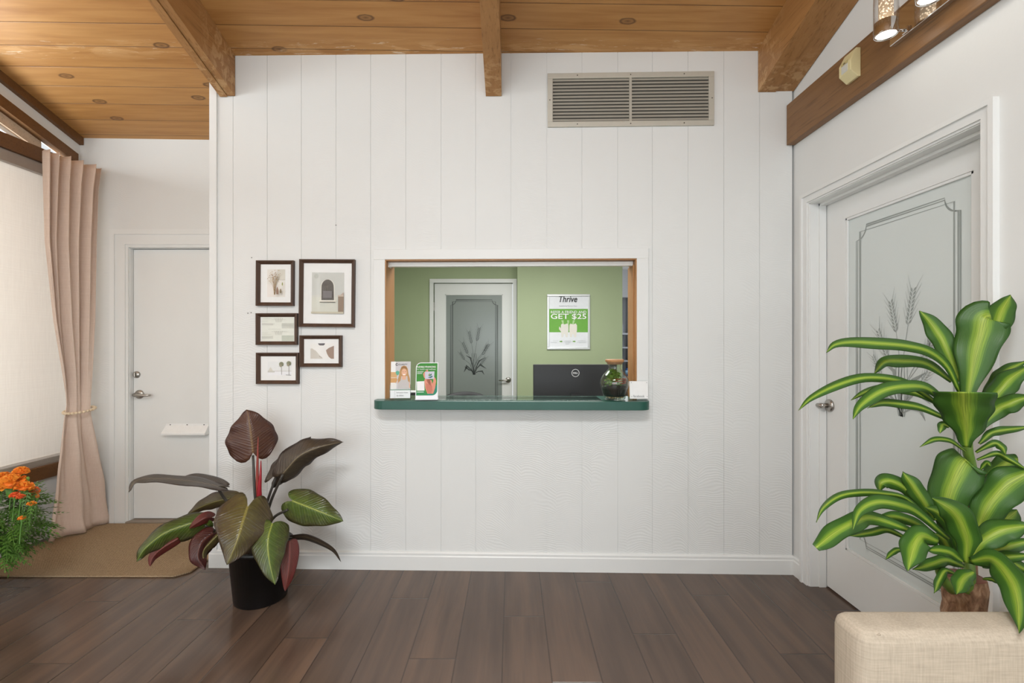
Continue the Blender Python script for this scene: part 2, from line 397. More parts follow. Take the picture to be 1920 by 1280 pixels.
# ---------------- floor, ceiling
mb=MB(); mb.box((-3.3,BY-.1,-.05),(1.95,8.6,0)); struct('floor',mb,M['floor'])
mb=MB()
xs=(-3.3,1.95); ys=(3.56,RY,BY-.1)
for (ya,yb) in ((ys[0],ys[1]),(ys[1],ys[2])):
    q=[(xs[0],ya),(xs[1],ya),(xs[1],yb),(xs[0],yb)]
    lo=[mb.bm.verts.new((x,y,zceil(x,y))) for x,y in q]; hi=[mb.bm.verts.new((x,y,zceil(x,y)+.06)) for x,y in q]
    mb.bm.faces.new(lo); mb.bm.faces.new(hi[::-1])
    for i in range(4): mb.bm.faces.new((lo[i],lo[(i+1)%4],hi[(i+1)%4],hi[i]))
struct('ceiling',mb,M['ceil'])
# ---------------- main wall with the reception opening
oL=FB.pix(723,600)[0]; oR=FB.pix(1193,600)[0]; oT=FB.pix(960,486)[1]; oB=.965
def wt(s): p=FB.w(s,0,0); return zc(p.x,p.y)+.01
mb=MB()
gs=[FB.pix(px,600)[0] for px in (437,501,565,630,695,761,827,892,958,1025,1091,1158,1223,1290,1357,1424)]
ed=[.02]+gs+[LB]
g=.0010
for a,b in zip(ed,ed[1:]):
    a2,b2=a+g,b-g
    def col(x0,x1,z0,z1=None):
        if x1-x0<.001: return
        top=[(x1,wt(x1)),(x0,wt(x0))] if z1 is None else [(x1,z1),(x0,z1)]
        mb.prism([(x0,z0),(x1,z0)]+top,0.,.0035)
    if b2<oL or a2>oR: col(a2,b2,0)
    else:
        l,r=max(a2,oL),min(b2,oR)
        if a2<oL: col(a2,oL,0)
        if b2>oR: col(oR,b2,0)
        col(l,r,0,oB); col(l,r,oT)
T=.165
for x0,x1,z0,z1 in ((.02,oL,0,None),(oR,LB,0,None),(oL,oR,0,oB),(oL,oR,oT,None)):
    top=[(x1,wt(x1)),(x0,wt(x0))] if z1 is None else [(x1,z1),(x0,z1)]
    mb.prism([(x0,z0),(x1,z0)]+top,.0035,T)
struct('wall_back',mb,M['siding'],FB,label='white wall of vertical boards with combed texture around the reception opening')
# corner post at the left end of the main wall
mb=MB(); mb.prism([(-.0,0),(.042,0),(.042,wt(.042)-.005),(0,wt(0)-.005)],-.012,T+.01); struct('trim_1',mb,M['trim'],FB,label='white corner board at the left end of the boarded wall')
# side wall of the entry alcove (hidden behind the main wall)
mb=MB(); mb.box((-1.72,2.945,0),(-1.60,3.46,2.8)); struct('wall_alcove',mb,M['wall'])
# entry door wall
dL=FD.pix(243,700)[0]; dTop=FD.pix(300,464)[1]; dR=dL+.93
mb=MB(); 
def wz(x): return zc(x,3.454)+.01
for x0,x1,z0 in ((-3.25,dL,0),(dR,-1.6,0),(dL,dR,dTop)):
    mb.prism([(x0,z0),(x1,z0),(x1,wz(x1)),(x0,wz(x0))],0,.12)
struct('wall_entry',mb,M['siding'],FD,label='white wall around the entry door')
# casing around the entry door
mb=MB(); cw=FD.pix(243,700)[0]-FD.pix(207,700)[0]-.012
for a,b,dd in ((cw,cw*.72,.026),(cw*.72,.02,.018),(.02,-.0,.012)):
    mb.box((dL-a,-dd,0),(dL-b,.0,dTop+b)); mb.box((dL-a,-dd,dTop+b),(dR+a,0,dTop+a))
    mb.box((dR+b,-dd,0),(dR+a,0,dTop+b))
mb.box((dL-.003,-.0,0),(dL+.004,.1,dTop)); mb.box((dL-.003,0,dTop-.004),(dR,.1,dTop+.003)); mb.box((dR-.004,0,0),(dR+.003,.1,dTop))
struct('trim_2',mb,M['trim'],FD,label='white casing of the entry door')
# entry door
door=thing('door_1','plain white entry door with mail slot and lever handle','door',FD,(dL,.03,0)); door['kind']='structure'
W1=dR-dL
mb=MB(); mb.box((.006,0,.022),(W1-.006,.04,dTop-.008),bev=.002); mb.build('door_panel',M['trim'],door)
def lever(parent,x,z,dirx,sc=1.,keyed=True,mat=None):
    mat=mat or M['nickel']
    mb=MB(); mb.lathe([(.033*sc,0),(.033*sc,-.006*sc),(.029*sc,-.012*sc),(.02*sc,-.016*sc),(.0,-.016*sc)],(x,0,z),28,'Y')
    o=mb.build('handle_rose',mat,parent)
    mb=MB(); mb.lathe([(.013*sc,-.014*sc),(.012*sc,-.04*sc),(.014*sc,-.05*sc),(.0,-.052*sc)],(x,0,z),18,'Y')
    mb.tube([(x-dirx*.012*sc,-.045*sc,z),(x+dirx*.03*sc,-.047*sc,z-.001*sc),(x+dirx*.07*sc,-.044*sc,z-.004*sc),(x+dirx*.108*sc,-.036*sc,z-.003*sc)],[.012*sc,.011*sc,.0085*sc,.0065*sc],10)
    mb.build('door_handle',mat,parent)
lx,lz=FD.pix(262,739,.03); lever(door,lx-dL,lz,1)
bx,bz=FD.pix(257,702,.03)
mb=MB(); mb.lathe([(.025,0),(.025,-.008),(.021,-.013),(0,-.013)],(bx-dL,0,bz),24,'Y'); mb.box((bx-dL-.005,-.03,bz-.017),(bx-dL+.005,-.012,bz+.017),bev=.003); mb.build('deadbolt',M['nickel'],door)
mb=MB(); mb.lathe([(.008,0),(.008,-.01),(0,-.012)],(.012,0,lz),12,'Y'); mb.build('latch_plate',M['nickel'],door)
x0,z1=FD.pix(312,794,.03); x1,z0=FD.pix(391,813,.03); x0-=dL;x1-=dL
mb=MB(); mb.box((x0,-.003,z1-.014),(x1,0,z1)); 
prof=[(-.0,z1-.012),(-.006,z1-.014),(-.05,z0+.012),(-.05,z0),(-.044,z0),(-.044,z0+.009),(0,z1-.04)]
mb.prism([(p[0],p[1]) for p in prof],x0-.002,x1+.002,'yz'); 
mb.prism([(0,z1-.014),(-.05,z0+.012),(-.05,z0),(0,z0)],x0-.004,x0-.001,'yz'); mb.prism([(0,z1-.014),(-.05,z0+.012),(-.05,z0),(0,z0)],x1+.001,x1+.004,'yz')
ms=mb.build('mail_slot',plain((240,240,238),.35),door)
mb=MB()
for k in (.1,.5,.9): mb.lathe([(.004,-.003),(.0035,-.0055),(0,-.006)],(x0+(x1-x0)*k,0,z1-.007),10,'Y')
mb.build('screw',plain((70,68,64),.4,.8),ms)
mb=MB(); mb.box((dL-.01,-.03,0),(dR+.01,.09,.018),bev=.003); struct('trim_3',mb,m_beam('worn_grey_threshold',(120,108,94),(160,146,130),'X'),FD,label='worn grey wooden threshold under the entry door')
# ---------------- right wall (local x = -Y)
J0=-2.55; J1=-1.616; jT=2.055; DX=.085
mb=MB()
def rz(s): return zceil(1.6,-s)+.01
for a,b,z0 in ((-2.86,J0,0),(J1,.5,0),(J0,J1,jT)):
    mb.prism([(a,z0),(b,z0),(b,rz(b)),(a,rz(a))],0,.14)
mb.prism([(.5,0),(-BY,0),(-BY,rz(-BY)),(.5,rz(.5))],0,.14)
struct('wall_right',mb,M['wall'],FRt,label='smooth white side wall with the frosted glass door')
mb=MB()
for a,b,dd in ((.058,.04,.022),(.04,.008,.013),(.008,0,.006)):
    mb.box((J0-a,-dd,0),(J0-b,0,jT+b)); mb.box((J0-a,-dd,jT+b),(J1+a,0,jT+a)); mb.box((J1+b,-dd,0),(J1+a,0,jT+b))
mb.box((J0-.004,0,0),(J0+.004,.13,jT)); mb.box((J1-.004,0,0),(J1+.004,.13,jT)); mb.box((J0,0,jT-.004),(J1,.13,jT+.004))
mb.box((J0+.004,.045,0),(J0+.012,.08,jT-.004)); mb.box((J0+.004,.045,jT-.016),(J1,.08,jT-.004))
struct('trim_4',mb,M['trim'],FRt,label='white casing and jamb of the frosted glass door in the side wall')
def etched(w,h,cx,zb,hh,mir=1.):
    """etched border and wheat sheaf; local x 0..w, z 0..h (z up)"""
    mb=MB(); d=-.0008
    A=.062; B=.088; C=.128; n=7
    def cor(x,z,sx,sz,q=0.): # concave corner of the double outer line
        pts=[]
        for k in range(n+1):
            a=PI/2*k/n; r=C-A+q
            pts.append((x+sx*(A+q*0)+sx*r*math.sin(a)*1.0, z+sz*(C-(0))-sz*r*(1-math.cos(a))*1.0))
        return pts
    for q in (0.,.009):
        a=A+q
        c=[]
        def arc(ccx,ccz,a0,a1): return [(ccx+(C-a)*math.cos(a0+(a1-a0)*k/6),ccz+(C-a)*math.sin(a0+(a1-a0)*k/6)) for k in range(7)]
        c+=arc(a,h-a,-PI/2,0.); c+=arc(w-a,h-a,PI,PI*1.5); c+=arc(w-a,a,PI/2,PI); c+=arc(a,a,0.,PI/2)
        strip2d(mb,c,.0035,d,closed=True)
    strip2d(mb,[(B,B),(w-B,B),(w-B,h-B),(B,h-B)],.0055,d-.0003,closed=True)
    # wheat
    def head(x,z,ang,L):
        T=Vector((math.sin(ang),math.cos(ang))); N=Vector((T.y,-T.x)); m=9
        for i in range(m):
            for sd in (-1,1):
                c=Vector((x,z))+T*(L*(i+.3*(sd>0))/m)+N*sd*L*.055
                dv=(T*.85+N*sd*.5).normalized(); nv=Vector((dv.y,-dv.x)); gl=L*.085; gw=L*.03
                mb.poly([(p.x,d-.0005,p.y) for p in (c-dv*gl,c+nv*gw,c+dv*gl,c-nv*gw)])
                if i%2==0:
                    e=c+dv*gl; strip2d(mb,[e,e+(T*.9+N*sd*.42).normalized()*L*.35],[.002,.0006],d-.0006)
    def stem(p,w0=.004): strip2d(mb,[Vector(q) for q in p],[w0*(1-.5*k/(len(p)-1)) for k in range(len(p))],d-.0004)
    U=hh
    def q(a,b): return (cx+mir*a*U,zb+b*U)
    specs=[(.06,.68,.18,.26),(-.05,.63,-.22,.24),(.17,.40,.55,.25),(-.13,.43,-.42,.24),(.13,.20,.6,.18),(-.19,.30,-.55,.17),(.2,.47,.42,.14)]
    for (hx,hz,an,L) in specs:
        b=q(hx,hz); head(b[0],b[1],an*mir,L*U)
        stem([q(hx*.05,.0),q(hx*.1-.02,hz*.35),q(hx*.45,hz*.72),q(hx,hz)])
    for (x1,z1,x2,z2) in ((.12,.2,.24,.12),(-.14,.17,-.2,.05),(.1,.27,.2,.33),(-.1,.1,-.19,.16),(.16,.07,.2,-.0),(-.07,.33,-.16,.38)):
        a=q(0,.02); b=q(x1,z1); c=q(x2,z2)
        strip2d(mb,[a,((a[0]+b[0])/2,(a[1]+b[1])/2+.02*U),b,c],[.004,.01,.018,.002],d-.0006)
    for k in range(5): stem([q((k-2)*.012,0),q((k-2)*.03,.16),q((k-2)*.022,.42)],.005)
    return mb
def glassdoor(name,label,fr,s0,d,w,top,gl,gr,gb,gt,hand,mats,zb,hh,thing_kw={}):
    D=thing(name,label,'door',fr,(s0,d,0)); D['kind']='structure'
    mb=MB(); b=.01
    mb.box((.003,0,b),(gl,.04,top)); mb.box((gr,0,b),(w-.003,.04,top)); mb.box((gl,0,b),(gr,.04,gb)); mb.box((gl,0,gt),(gr,.04,top))
    mb.build('door_frame',M['trim'],D)
    mb=MB(); k=.012
    for x0,x1,z0,z1 in ((gl,gl+k,gb,gt),(gr-k,gr,gb,gt),(gl,gr,gb,gb+k),(gl,gr,gt-k,gt)): mb.box((x0,.002,z0),(x1,.012,z1),bev=.002)
    mb.build('glazing_bead',M['trim'],D)
    mb=MB(); mb.box((gl,.012,gb),(gr,.02,gt)); G=mb.build('door_glass',mats[0],D)
    e=etched(gr-gl,gt-gb,(gr-gl)/2,zb-gb,hh)
    E=e.build('etched_pattern',mats[1],G,fix=False); E.location=(gl,.0119,gb)
    lever(D,hand[0],hand[1],hand[2],1.)
    return D
W2=J1-J0
s_gl=FRt.pix(1583,600,DX)[0]-J0; s_gr=FRt.pix(1821,600,DX)[0]-J0
D=glassdoor('door_2','white door with large frosted glass panel etched with wheat, in the side wall',FRt,J0+.006,DX,W2-.012,jT-.012,s_gl,s_gl+.668,.262,1.935,(.03,.975,-1),(M['frost'],plain((150,157,153),.45)),.985,.6)
# header board along the right wall
mb=MB(); mb.box((-2.688,-.046,2.424),(-.3,0,2.651),bev=.004); struct('trim_5',mb,m_beam('brown_header_board2',(112,80,50),(144,106,68),'X'),FRt,label='brown horizontal board on the side wall above the door')
o=bpy.data.objects['trim_5']
# ---------------- ceiling beams
def beam(name,px0,px1,Yw,h,label,y1=RY,dz=0.,X0=None,X1=None,groove=True):
    xa=(px0-CX)/F*Yw if X0 is None else X0; xb=(px1-CX)/F*Yw if X1 is None else X1
    mb=MB(); m=(xa+xb)/2
    parts=[(xa,m-.0015,0.),(m+.0015,xb,.006)] if groove else [(xa,xb,0.)]
    for (a,b,o) in parts:
        v=[]
        for (Y) in (Yw-.002,y1):
            for (x,z) in ((a,-h+o),(b,-h+o),(b,.02),(a,.02)):
                v.append(mb.bm.verts.new((x,Y,zc((a+b)/2,Y)+z)))
        for q in ((0,1,2,3),(4,5,6,7),(0,1,5,4),(1,2,6,5),(2,3,7,6),(3,0,4,7)): mb.bm.faces.new([v[i] for i in q])
    return struct(name,mb,M['beam'],label=label)
beam('trim_6',413,441,2.768,.245,'left wooden ceiling beam ending at the boarded wall')
beam('trim_7',911,940.5,2.731,.25,'middle wooden ceiling beam ending above the reception opening',groove=False)
beam('trim_8',1421,1489,2.694,.236,'right wooden ceiling beam against the side wall',X1=1.597)
# wood filler between
# ---------------- baseboards
def baseb(name,fr,a,b,h=.104,t=.016):
    mb=MB(); mb.prism([(0,0),(-t,0),(-t,h-.026),(-t*.75,h-.02),(-t*.8,h-.008),(-t*.4,h),(0,h)],a,b,'yz'); return struct(name,mb,M['trim'],fr)
baseb('baseboard_back',FB,-.002,LB); baseb('baseboard_right',FRt,-2.70,J0-.058); baseb('baseboard_right_front',FRt,J1+.058,2.9)
baseb('baseboard_entry',FD,-3.143,dL-cw); baseb('baseboard_left',FL,-3.0,3.454)
# ---------------- left window wall
def lz_(s): return zceil(-3.143,s)
mb=MB(); mb.box((BY,0,0),(3.47,.12,.41)); struct('wall_left',mb,M['wall'],FL,label='white wall below the big window on the left')
mb=MB(); mb.prism([(3.42,.41),(3.453,.41),(3.453,lz_(3.453)-.15),(3.42,lz_(3.42)-.15)],0,.12); struct('wall_left_corner',mb,M['wall'],FL)
mb=MB()
def slope(mb,o0,o1,s0,s1,d0,d1):
    mb.prism([(s0,lz_(s0)-o0),(s1,lz_(s1)-o0),(s1,lz_(s1)-o1),(s0,lz_(s0)-o1)],d0,d1)
slope(mb,-.01,.15,RY,3.454,0,.12)
mb2=MB(); mb2.prism([(BY,.41),(-1.62,.41),(-1.62,lz_(-1.6)),(BY,lz_(BY))],0,.12); struct('wall_left_front',mb2,M['wall'],FL)
mb.prism([(-1.6,2.62),(RY,2.62),(RY,lz_(RY)),(-1.6,lz_(-1.6))],0,.12)
struct('wall_left_upper',mb,M['wall'],FL,label='white wall around the big window on the left')
mb=MB(); slope(mb,0,.055,RY,3.45,-.03,0); struct('trim_9',mb,M['brown'],FL,label='sloping brown trim where the window wall meets the ceiling')
win=thing('window_1','large window with brown frame, roller shade and sloping top pane','window',FL,(0,0,0)); win['kind']='structure'
mb=MB(); slope(mb,.14,.212,RY,3.42,-.02,.03)
mb.box((-1.6,-.02,2.511),(3.42,.03,2.603),bev=.003); mb.box((-1.6,-.025,.40),(3.42,.03,.488),bev=.003)
mb.build('window_frame',M['brown'],win)
mb=MB(); slope(mb,.21,.278,RY,3.2,.03,.10); mb.build('sloping_reveal',M['tan'],win)
mb=MB(); slope(mb,.278,.305,RY,3.2,.05,.07); mb.build('white_stop',M['trim'],win)
mb=MB(); mb.prism([(RY,2.6),(3.04,2.6),(RY,lz_(RY)-.28)],.085,.09); mb.build('transom_pane',M['glass'],win)
mb=MB(); mb.box((-1.6,-.0,.488),(3.415,.05,.500)); mb.box((-1.6,.012,.5),(3.415,.06,.524)); mb.build('window_sill',plain((168,160,150),.35,.4),win)
mb=MB(); mb.box((-1.6,.09,.5),(3.41,.094,2.52)); mb.build('window_pane',M['glass'],win)
mb=MB(); mb.box((-1.6,.0,2.436),(3.41,.06,2.511),bev=.004); 
sh=thing('roller_shade','pale linen roller shade pulled down over the big left window','shade',FL,(-1.58,.02,.5))
mb.build('cassette',plain((170,160,150),.4,.2),sh); sh.children[0].location=(1.58,-.02,-.5)
mb=MB(); mb.box((0,.010,.026),(4.985,.0112,1.95)); mb.build('shade_fabric',M['shade'],sh)
mb=MB(); mb.box((0,.005,.022),(4.985,.016,.04),bev=.002); mb.build('hem_bar',plain((226,220,212),.6),sh)
# rear wall behind the viewer, with a wide opening added to let soft light in
mb=MB()
mb.box((-3.3,BY-.12,0),(1.8,BY,.25)); mb.box((-3.3,BY-.12,.25),(-2.9,BY,2.6)); mb.box((1.4,BY-.12,.25),(1.8,BY,2.6)); 
mb.prism([(-3.3,2.6),(1.8,2.6),(1.8,zceil(1.8,BY)),(-3.3,zceil(-3.3,BY))],BY-.12,BY)
struct('wall_front',mb,M['wall'])
# ---------------- reception opening
mb=MB(); a=.067
cT=FB.pix(960,467)[1]-oT
mb.box((oL-a,-.014,.94),(oL,0,oT),bev=.002); mb.box((oR,-.014,.94),(oR+a,0,oT),bev=.002); mb.box((oL-a,-.014,oT),(oR+a,0,oT+cT),bev=.002)
struct('trim_10',mb,M['trim'],FB,label='white casing around the reception opening')
mb=MB(); 
mb.box((oL,-.01,oB),(oL+.006,T,oT)); mb.box((oR-.006,-.01,oB),(oR,T,oT)); mb.box((oL,-.01,oT-.006),(oR,T,oT)); mb.box((oR-.012,.03,oB+.02),(oR-.006,T,oT-.03))
struct('trim_11',mb,M['jamb'],FB,label='orange brown wooden lining of the reception opening')
mb=MB(); z=FB.pix(960,491,.05)[1]; mb.box((oL+.008,.04,z-.026),(oR-.008,.075,z),bev=.002); mb.box((oL+.006,.035,z-.03),(oL+.012,.08,z)); 
tag(mb.build('sliding_window_track',plain((220,220,216),.35,.2),None,FB.loc(),FB.rot),'thin white track across the top of the reception opening','track')
# counter
cz=.985; cY=2.62
def ctr(px,Y): return ((px-CX)/F*Y,Y)
mb=MB(); pl=[]
xl=FB.pix(696,760,-.115)[0]; xr=FB.pix(1222,760,-.115)[0]; r=.06; f0=-.115
pl=[(xl,-.0),(xl,f0+r)]+[(xl+r-r*math.cos(q),f0+r-r*math.sin(q)) for q in [PI/2*k/8 for k in range(1,9)]]
pl+=[(xr-r+r*math.sin(q),f0+r-r*math.cos(q)) for q in [PI/2*k/8 for k in range(0,9)]]+[(xr,0),(oR-.012,0.),(oR-.012,T+.01),(oL+.006,T+.01),(oL+.006,0)]
mb.prism(pl,cz-.048,cz,'xy',bev=.0025)
tag(mb.build('counter_shelf',M['counter'],None,FB.loc(),FB.rot),'dark green reception counter with rounded ends under the wall opening','counter')
mb=MB(); mb.prism([(oL+.02,-.095),(oR-.21,-.095),(oR-.21,T-.03),(oL+.02,T-.03)],cz,cz+.0045,'xy',bev=.001)
tag(mb.build('glass_sheet',m_glass('counter_glass',(.85,.93,.9),.9,.05),None,FB.loc(),FB.rot),'clear glass sheet lying on the green counter','glass sheet')
# ---------------- air vent
x0,z1=FB.pix(1026.5,139.5); x1,z0=FB.pix(1338,236)
V=thing('air_return_vent','beige metal louvred air return vent high on the boarded wall','vent',FB,(x0,0,z0)); w=x1-x0; h=z1-z0
mb=MB(); e=.03
for a_,b_,c_,d_ in ((0,w,0,e),(0,w,h-e,h),(0,e,e,h-e),(w-e,w,e,h-e)): mb.box((a_,-.012,c_),(b_,0,d_),bev=.002)
mb.build('vent_frame',plain((196,192,180),.45,.25),V)
mb=MB(); mb.box((w/2-.007,-.011,e),(w/2+.007,-.001,h-e)); mb.build('centre_bar',plain((186,182,170),.45,.25),V)
mb=MB(); mb.box((e,-.0008,e),(w-e,0,h-e)); mb.build('vent_backing',plain((88,84,76),.8),V)
N=13; lm=plain((190,186,174),.45,.25)
for side in (0,1):
    xa=e if side==0 else w/2+.007; xb=w/2-.007 if side==0 else w-e
    for k in range(N):
        zz=e+(h-2*e)*(k+.5)/N; t_=(h-2*e)/N
        mb=MB(); mb.prism([(-.0105,zz-.28*t_),(-.0095,zz-.36*t_),(-.002,zz+.30*t_),(-.003,zz+.38*t_)],xa,xb,'yz'); mb.build('louvre',lm,V)
sc=plain((80,76,68),.5,.5)
for (fx,fz) in ((.18,1),(.5,1),(.82,1),(.18,0),(.5,0),(.82,0),(0,.5),(1,.5)):
    cx_=min(max(fx*w,.013),w-.013); cz_=min(max(fz*h,.014),h-.014)
    mb=MB(); mb.lathe([(.003,-.0115),(.003,-.0135),(0,-.014)],(cx_,0,cz_),10,'Y'); mb.build('screw',sc,V)
# ---------------------------------------------------------------- framed pictures
def picture(p0,p1,label,mat_in,artf,tilt=0.):
    dp=.022
    xa,z1=FB.pix(p0[0],p0[1],-dp); xb,z0=FB.pix(p1[0],p1[1],-dp); w=xb-xa; h=z1-z0
    t=thing('picture_frame',label,'picture',FB,(xa+w/2,0,z0),'dark framed pictures on the boarded wall')
    t.rotation_euler[1]=tilt
    e=.021; mb=MB(); hw=w/2
    o=[(-hw,0),(hw,0),(hw,h),(-hw,h)]; m=[(-hw+.006,.006),(hw-.006,.006),(hw-.006,h-.006),(-hw+.006,h-.006)]; i=[(-hw+e,e),(hw-e,e),(hw-e,h-e),(-hw+e,h-e)]
    rings=[[(x,0,z) for x,z in o],[(x,-dp,z) for x,z in o],[(x,-dp,z) for x,z in m],[(x,-.009,z) for x,z in i],[(x,0,z) for x,z in i]]
    R=[[mb.bm.verts.new(v) for v in r] for r in rings]
    for A,B in zip(R,R[1:]+R[:1]):
        for k in range(4): mb.bm.faces.new((A[k],A[(k+1)%4],B[(k+1)%4],B[k]))
    mb.build('frame',M['framew'],t)
    mb=MB(); mb.box((-hw+e-.001,-.006,e-.001),(hw-e+.001,-.001,h-e+.001)); mb.build('mat_board',plain((236,236,234),.9),t)
    a,b,c,d=mat_in
    X0=-hw+a*w; X1=-hw+b*w; Z0=h-d*h; Z1=h-c*h
    def U(x,y): return (X0+(X1-X0)*x, Z1-(Z1-Z0)*y)
    art('print',t,artf(U),-.0061)
    mb=MB(); mb.box((-hw+e,-.0092,e),(hw-e,-.0086,h-e)); mb.build('glass_pane',m_pglass,t)
    return t
m_pglass=m_glass('picture_glass',(1,1,1),.05,.03)
def R(U,x0,y0,x1,y1,c): return ([U(x0,y0),U(x1,y0),U(x1,y1),U(x0,y1)],c)
def line(U,pts,w,c):
    out=[]
    for (a,b) in zip(pts,pts[1:]):
        A=Vector(U(*a)); B=Vector(U(*b)); T=(B-A).normalized(); N=Vector((-T.y,T.x))*w/2
        out.append(([tuple(A+N),tuple(B+N),tuple(B-N),tuple(A-N)],c))
    return out
def ell(U,cx,cy,rx,ry,c,n=16,a0=0,a1=2*PI): return ([U(cx+rx*math.cos(a0+(a1-a0)*k/n),cy+ry*math.sin(a0+(a1-a0)*k/n)) for k in range(n+(a1-a0<6.28))],c)
def art1(U):
    s=[R(U,0,0,1,1,(228,224,216)),R(U,.55,0,1,.38,(214,210,198)),R(U,0,.55,.5,1,(232,226,220))]+line(U,[(.55,.38),(1,.38)],.0012,(150,140,126))
    rnd=random.Random(3)
    for k in range(26):
        x=rnd.uniform(.12,.72); y=rnd.uniform(.06,.45)
        s+=line(U,[(.45,.92),(.44+.3*(x-.45),.62),(x,y)],.0008,(176,150,112))
    for k in range(46):
        x=.42+rnd.gauss(0,.15); y=.27+rnd.gauss(0,.12); y=max(.05,y)
        s.append(ell(U,x,y,.022,.014,rnd.choice([(150,118,96),(170,140,110),(196,172,120)]),7))
    s.append(([U(.64,.92),U(.62,.8),U(.67,.66),U(.71,.66),U(.76,.8),U(.75,.92)],(146,118,100)))
    s.append(([U(.84,.88),U(.83,.8),U(.86,.72),U(.89,.72),U(.93,.8),U(.92,.88)],(132,118,92)))
    s.append(ell(U,.97,.55,.03,.06,(140,150,80)))
    return s
def art2(U):
    s=[R(U,0,0,1,1,(206,206,198)),R(U,0,.0,1,.55,(202,203,197)),R(U,.0,.6,.8,.98,(210,210,198))]
    s.append(ell(U,.14,.09,.07,.06,(186,188,180)))
    s.append(([U(.27,.7)]+[U(.49+.22*math.cos(a),.36-.2*math.sin(a)) for a in [PI-PI*k/14 for k in range(15)]]+[U(.71,.7)],(226,224,214)))
    s.append(([U(.3,.67)]+[U(.49+.19*math.cos(a),.35-.18*math.sin(a)) for a in [PI-PI*k/14 for k in range(15)]]+[U(.69,.67)],(96,90,84)))
    for k in range(1,6): s+=line(U,[(.3+.065*k,.36),(.3+.065*k,.66)],.0006,(130,124,116))
    for k in range(0,7): s+=line(U,[(.3,.38+.045*k),(.69,.38+.045*k)],.0006,(128,122,114))
    for k in range(1,8): s+=line(U,[(.49,.36),(.49+.18*math.cos(PI*k/8),.35-.17*math.sin(PI*k/8))],.0006,(140,132,122))
    s.append(R(U,.36,.45,.64,.62,(126,122,122)))
    s+= [R(U,.24,.68,.76,.71,(226,222,210)),R(U,.26,.715,.74,.73,(110,106,100)),R(U,.83,.58,1,.99,(146,128,112)),R(U,.82,.55,1,.585,(200,186,170)),([U(.9,.55),U(.98,.49),U(1,.49),U(1,.55)],(190,172,160)),R(U,0,.955,1,1,(196,190,170))]
    return s
def art3(U):
    s=[R(U,0,0,1,1,(226,228,218)),R(U,.62,.25,1,.47,(204,206,196)),R(U,.62,.76,1,1,(198,204,190)),R(U,0,.25,.35,.33,(214,214,206)),R(U,0,.78,.35,.9,(208,210,200))]
    for (a,b,y) in ((.05,.3,.07),(.3,.75,.1),(0,.2,.17),(0,.4,.27),(0,.35,.32),(.2,.6,.5),(.3,.55,.6),(.6,.8,.6),(0,.2,.66),(0,.3,.72),(.62,.95,.3),(.62,.98,.36),(.62,.95,.82),(.62,.98,.9),(0,.3,.85)):
        s+=line(U,[(a,y),(b,y)],.0008,(176,178,172))
    for cy in (.12,.66):
        for k in range(5): s+=line(U,[(.42+.06*k,cy-.08),(.46+.04*k,cy+.08)],.0014,(168,166,158))
    return s
def art4(U):
    return [R(U,0,0,1,1,(236,234,230)),([U(0,1),U(0,.35),U(.08,.33),U(.14,.42),U(.2,.45),U(.3,.6),U(.4,.8),U(.5,.92),U(.52,1)],(206,200,190)),
     ([U(.32,0),U(.62,0),U(.6,.1),U(.55,.14),U(.4,.14),U(.35,.1)],(104,98,100)),([U(.66,.45),U(.78,.3),U(1,.16),U(1,1),U(.88,1),U(.78,.88),U(.7,.66)],(158,134,118)),
     ell(U,.4,.86,.03,.03,(170,160,146),8),ell(U,.46,.9,.02,.02,(160,150,136),8)]
def art5(U):
    s=[R(U,0,0,1,1,(230,231,230)),R(U,0,.72,1,1,(236,236,238)),R(U,.0,.69,1,.72,(196,192,182)),([U(.02,.7),U(.08,.5),U(.12,.42),U(.16,.5),U(.22,.7)],(214,210,200)),R(U,.0,.72,.3,.8,(206,204,196))]
    for x,t_,b in ((.58,.2,.96),(.9,.14,1.0)):
        s+=line(U,[(x,t_),(x+.01,b)],.0022,(120,110,100)); s.append(ell(U,x,t_,.1,.17,(132,134,108),12)); s.append(ell(U,x-.03,t_+.1,.05,.12,(160,152,130),10))
        s+=line(U,[(x,t_),(x-.11,t_+.16)],.001,(108,112,84)); s+=line(U,[(x,t_),(x+.1,t_+.14)],.001,(108,112,84))
    s+=line(U,[(.78,.98),(1,1.0)],.0022,(90,84,78)); return s
picture((479,488),(549.5,573),'small upright picture of dried flowers in a vase, top left of the dark framed pictures',(.27,.75,.19,.80),art1,.006)
picture((559.5,486),(663.5,613),'largest of the dark framed pictures, showing an arched window',(.215,.80,.19,.80),art2,.01)
picture((479,587),(556.5,646.5),'dark framed certificate of printed lines, middle of the left column of pictures',(.12,.9,.12,.88),art3)
picture((561,628.5),(640,688),'dark framed abstract print of beige and brown shapes, under the large arched window picture',(.24,.80,.25,.74),art4)
picture((479.5,661),(559,720),'dark framed beach picture with two palm trees, lowest of the pictures',(.25,.81,.28,.72),art5)
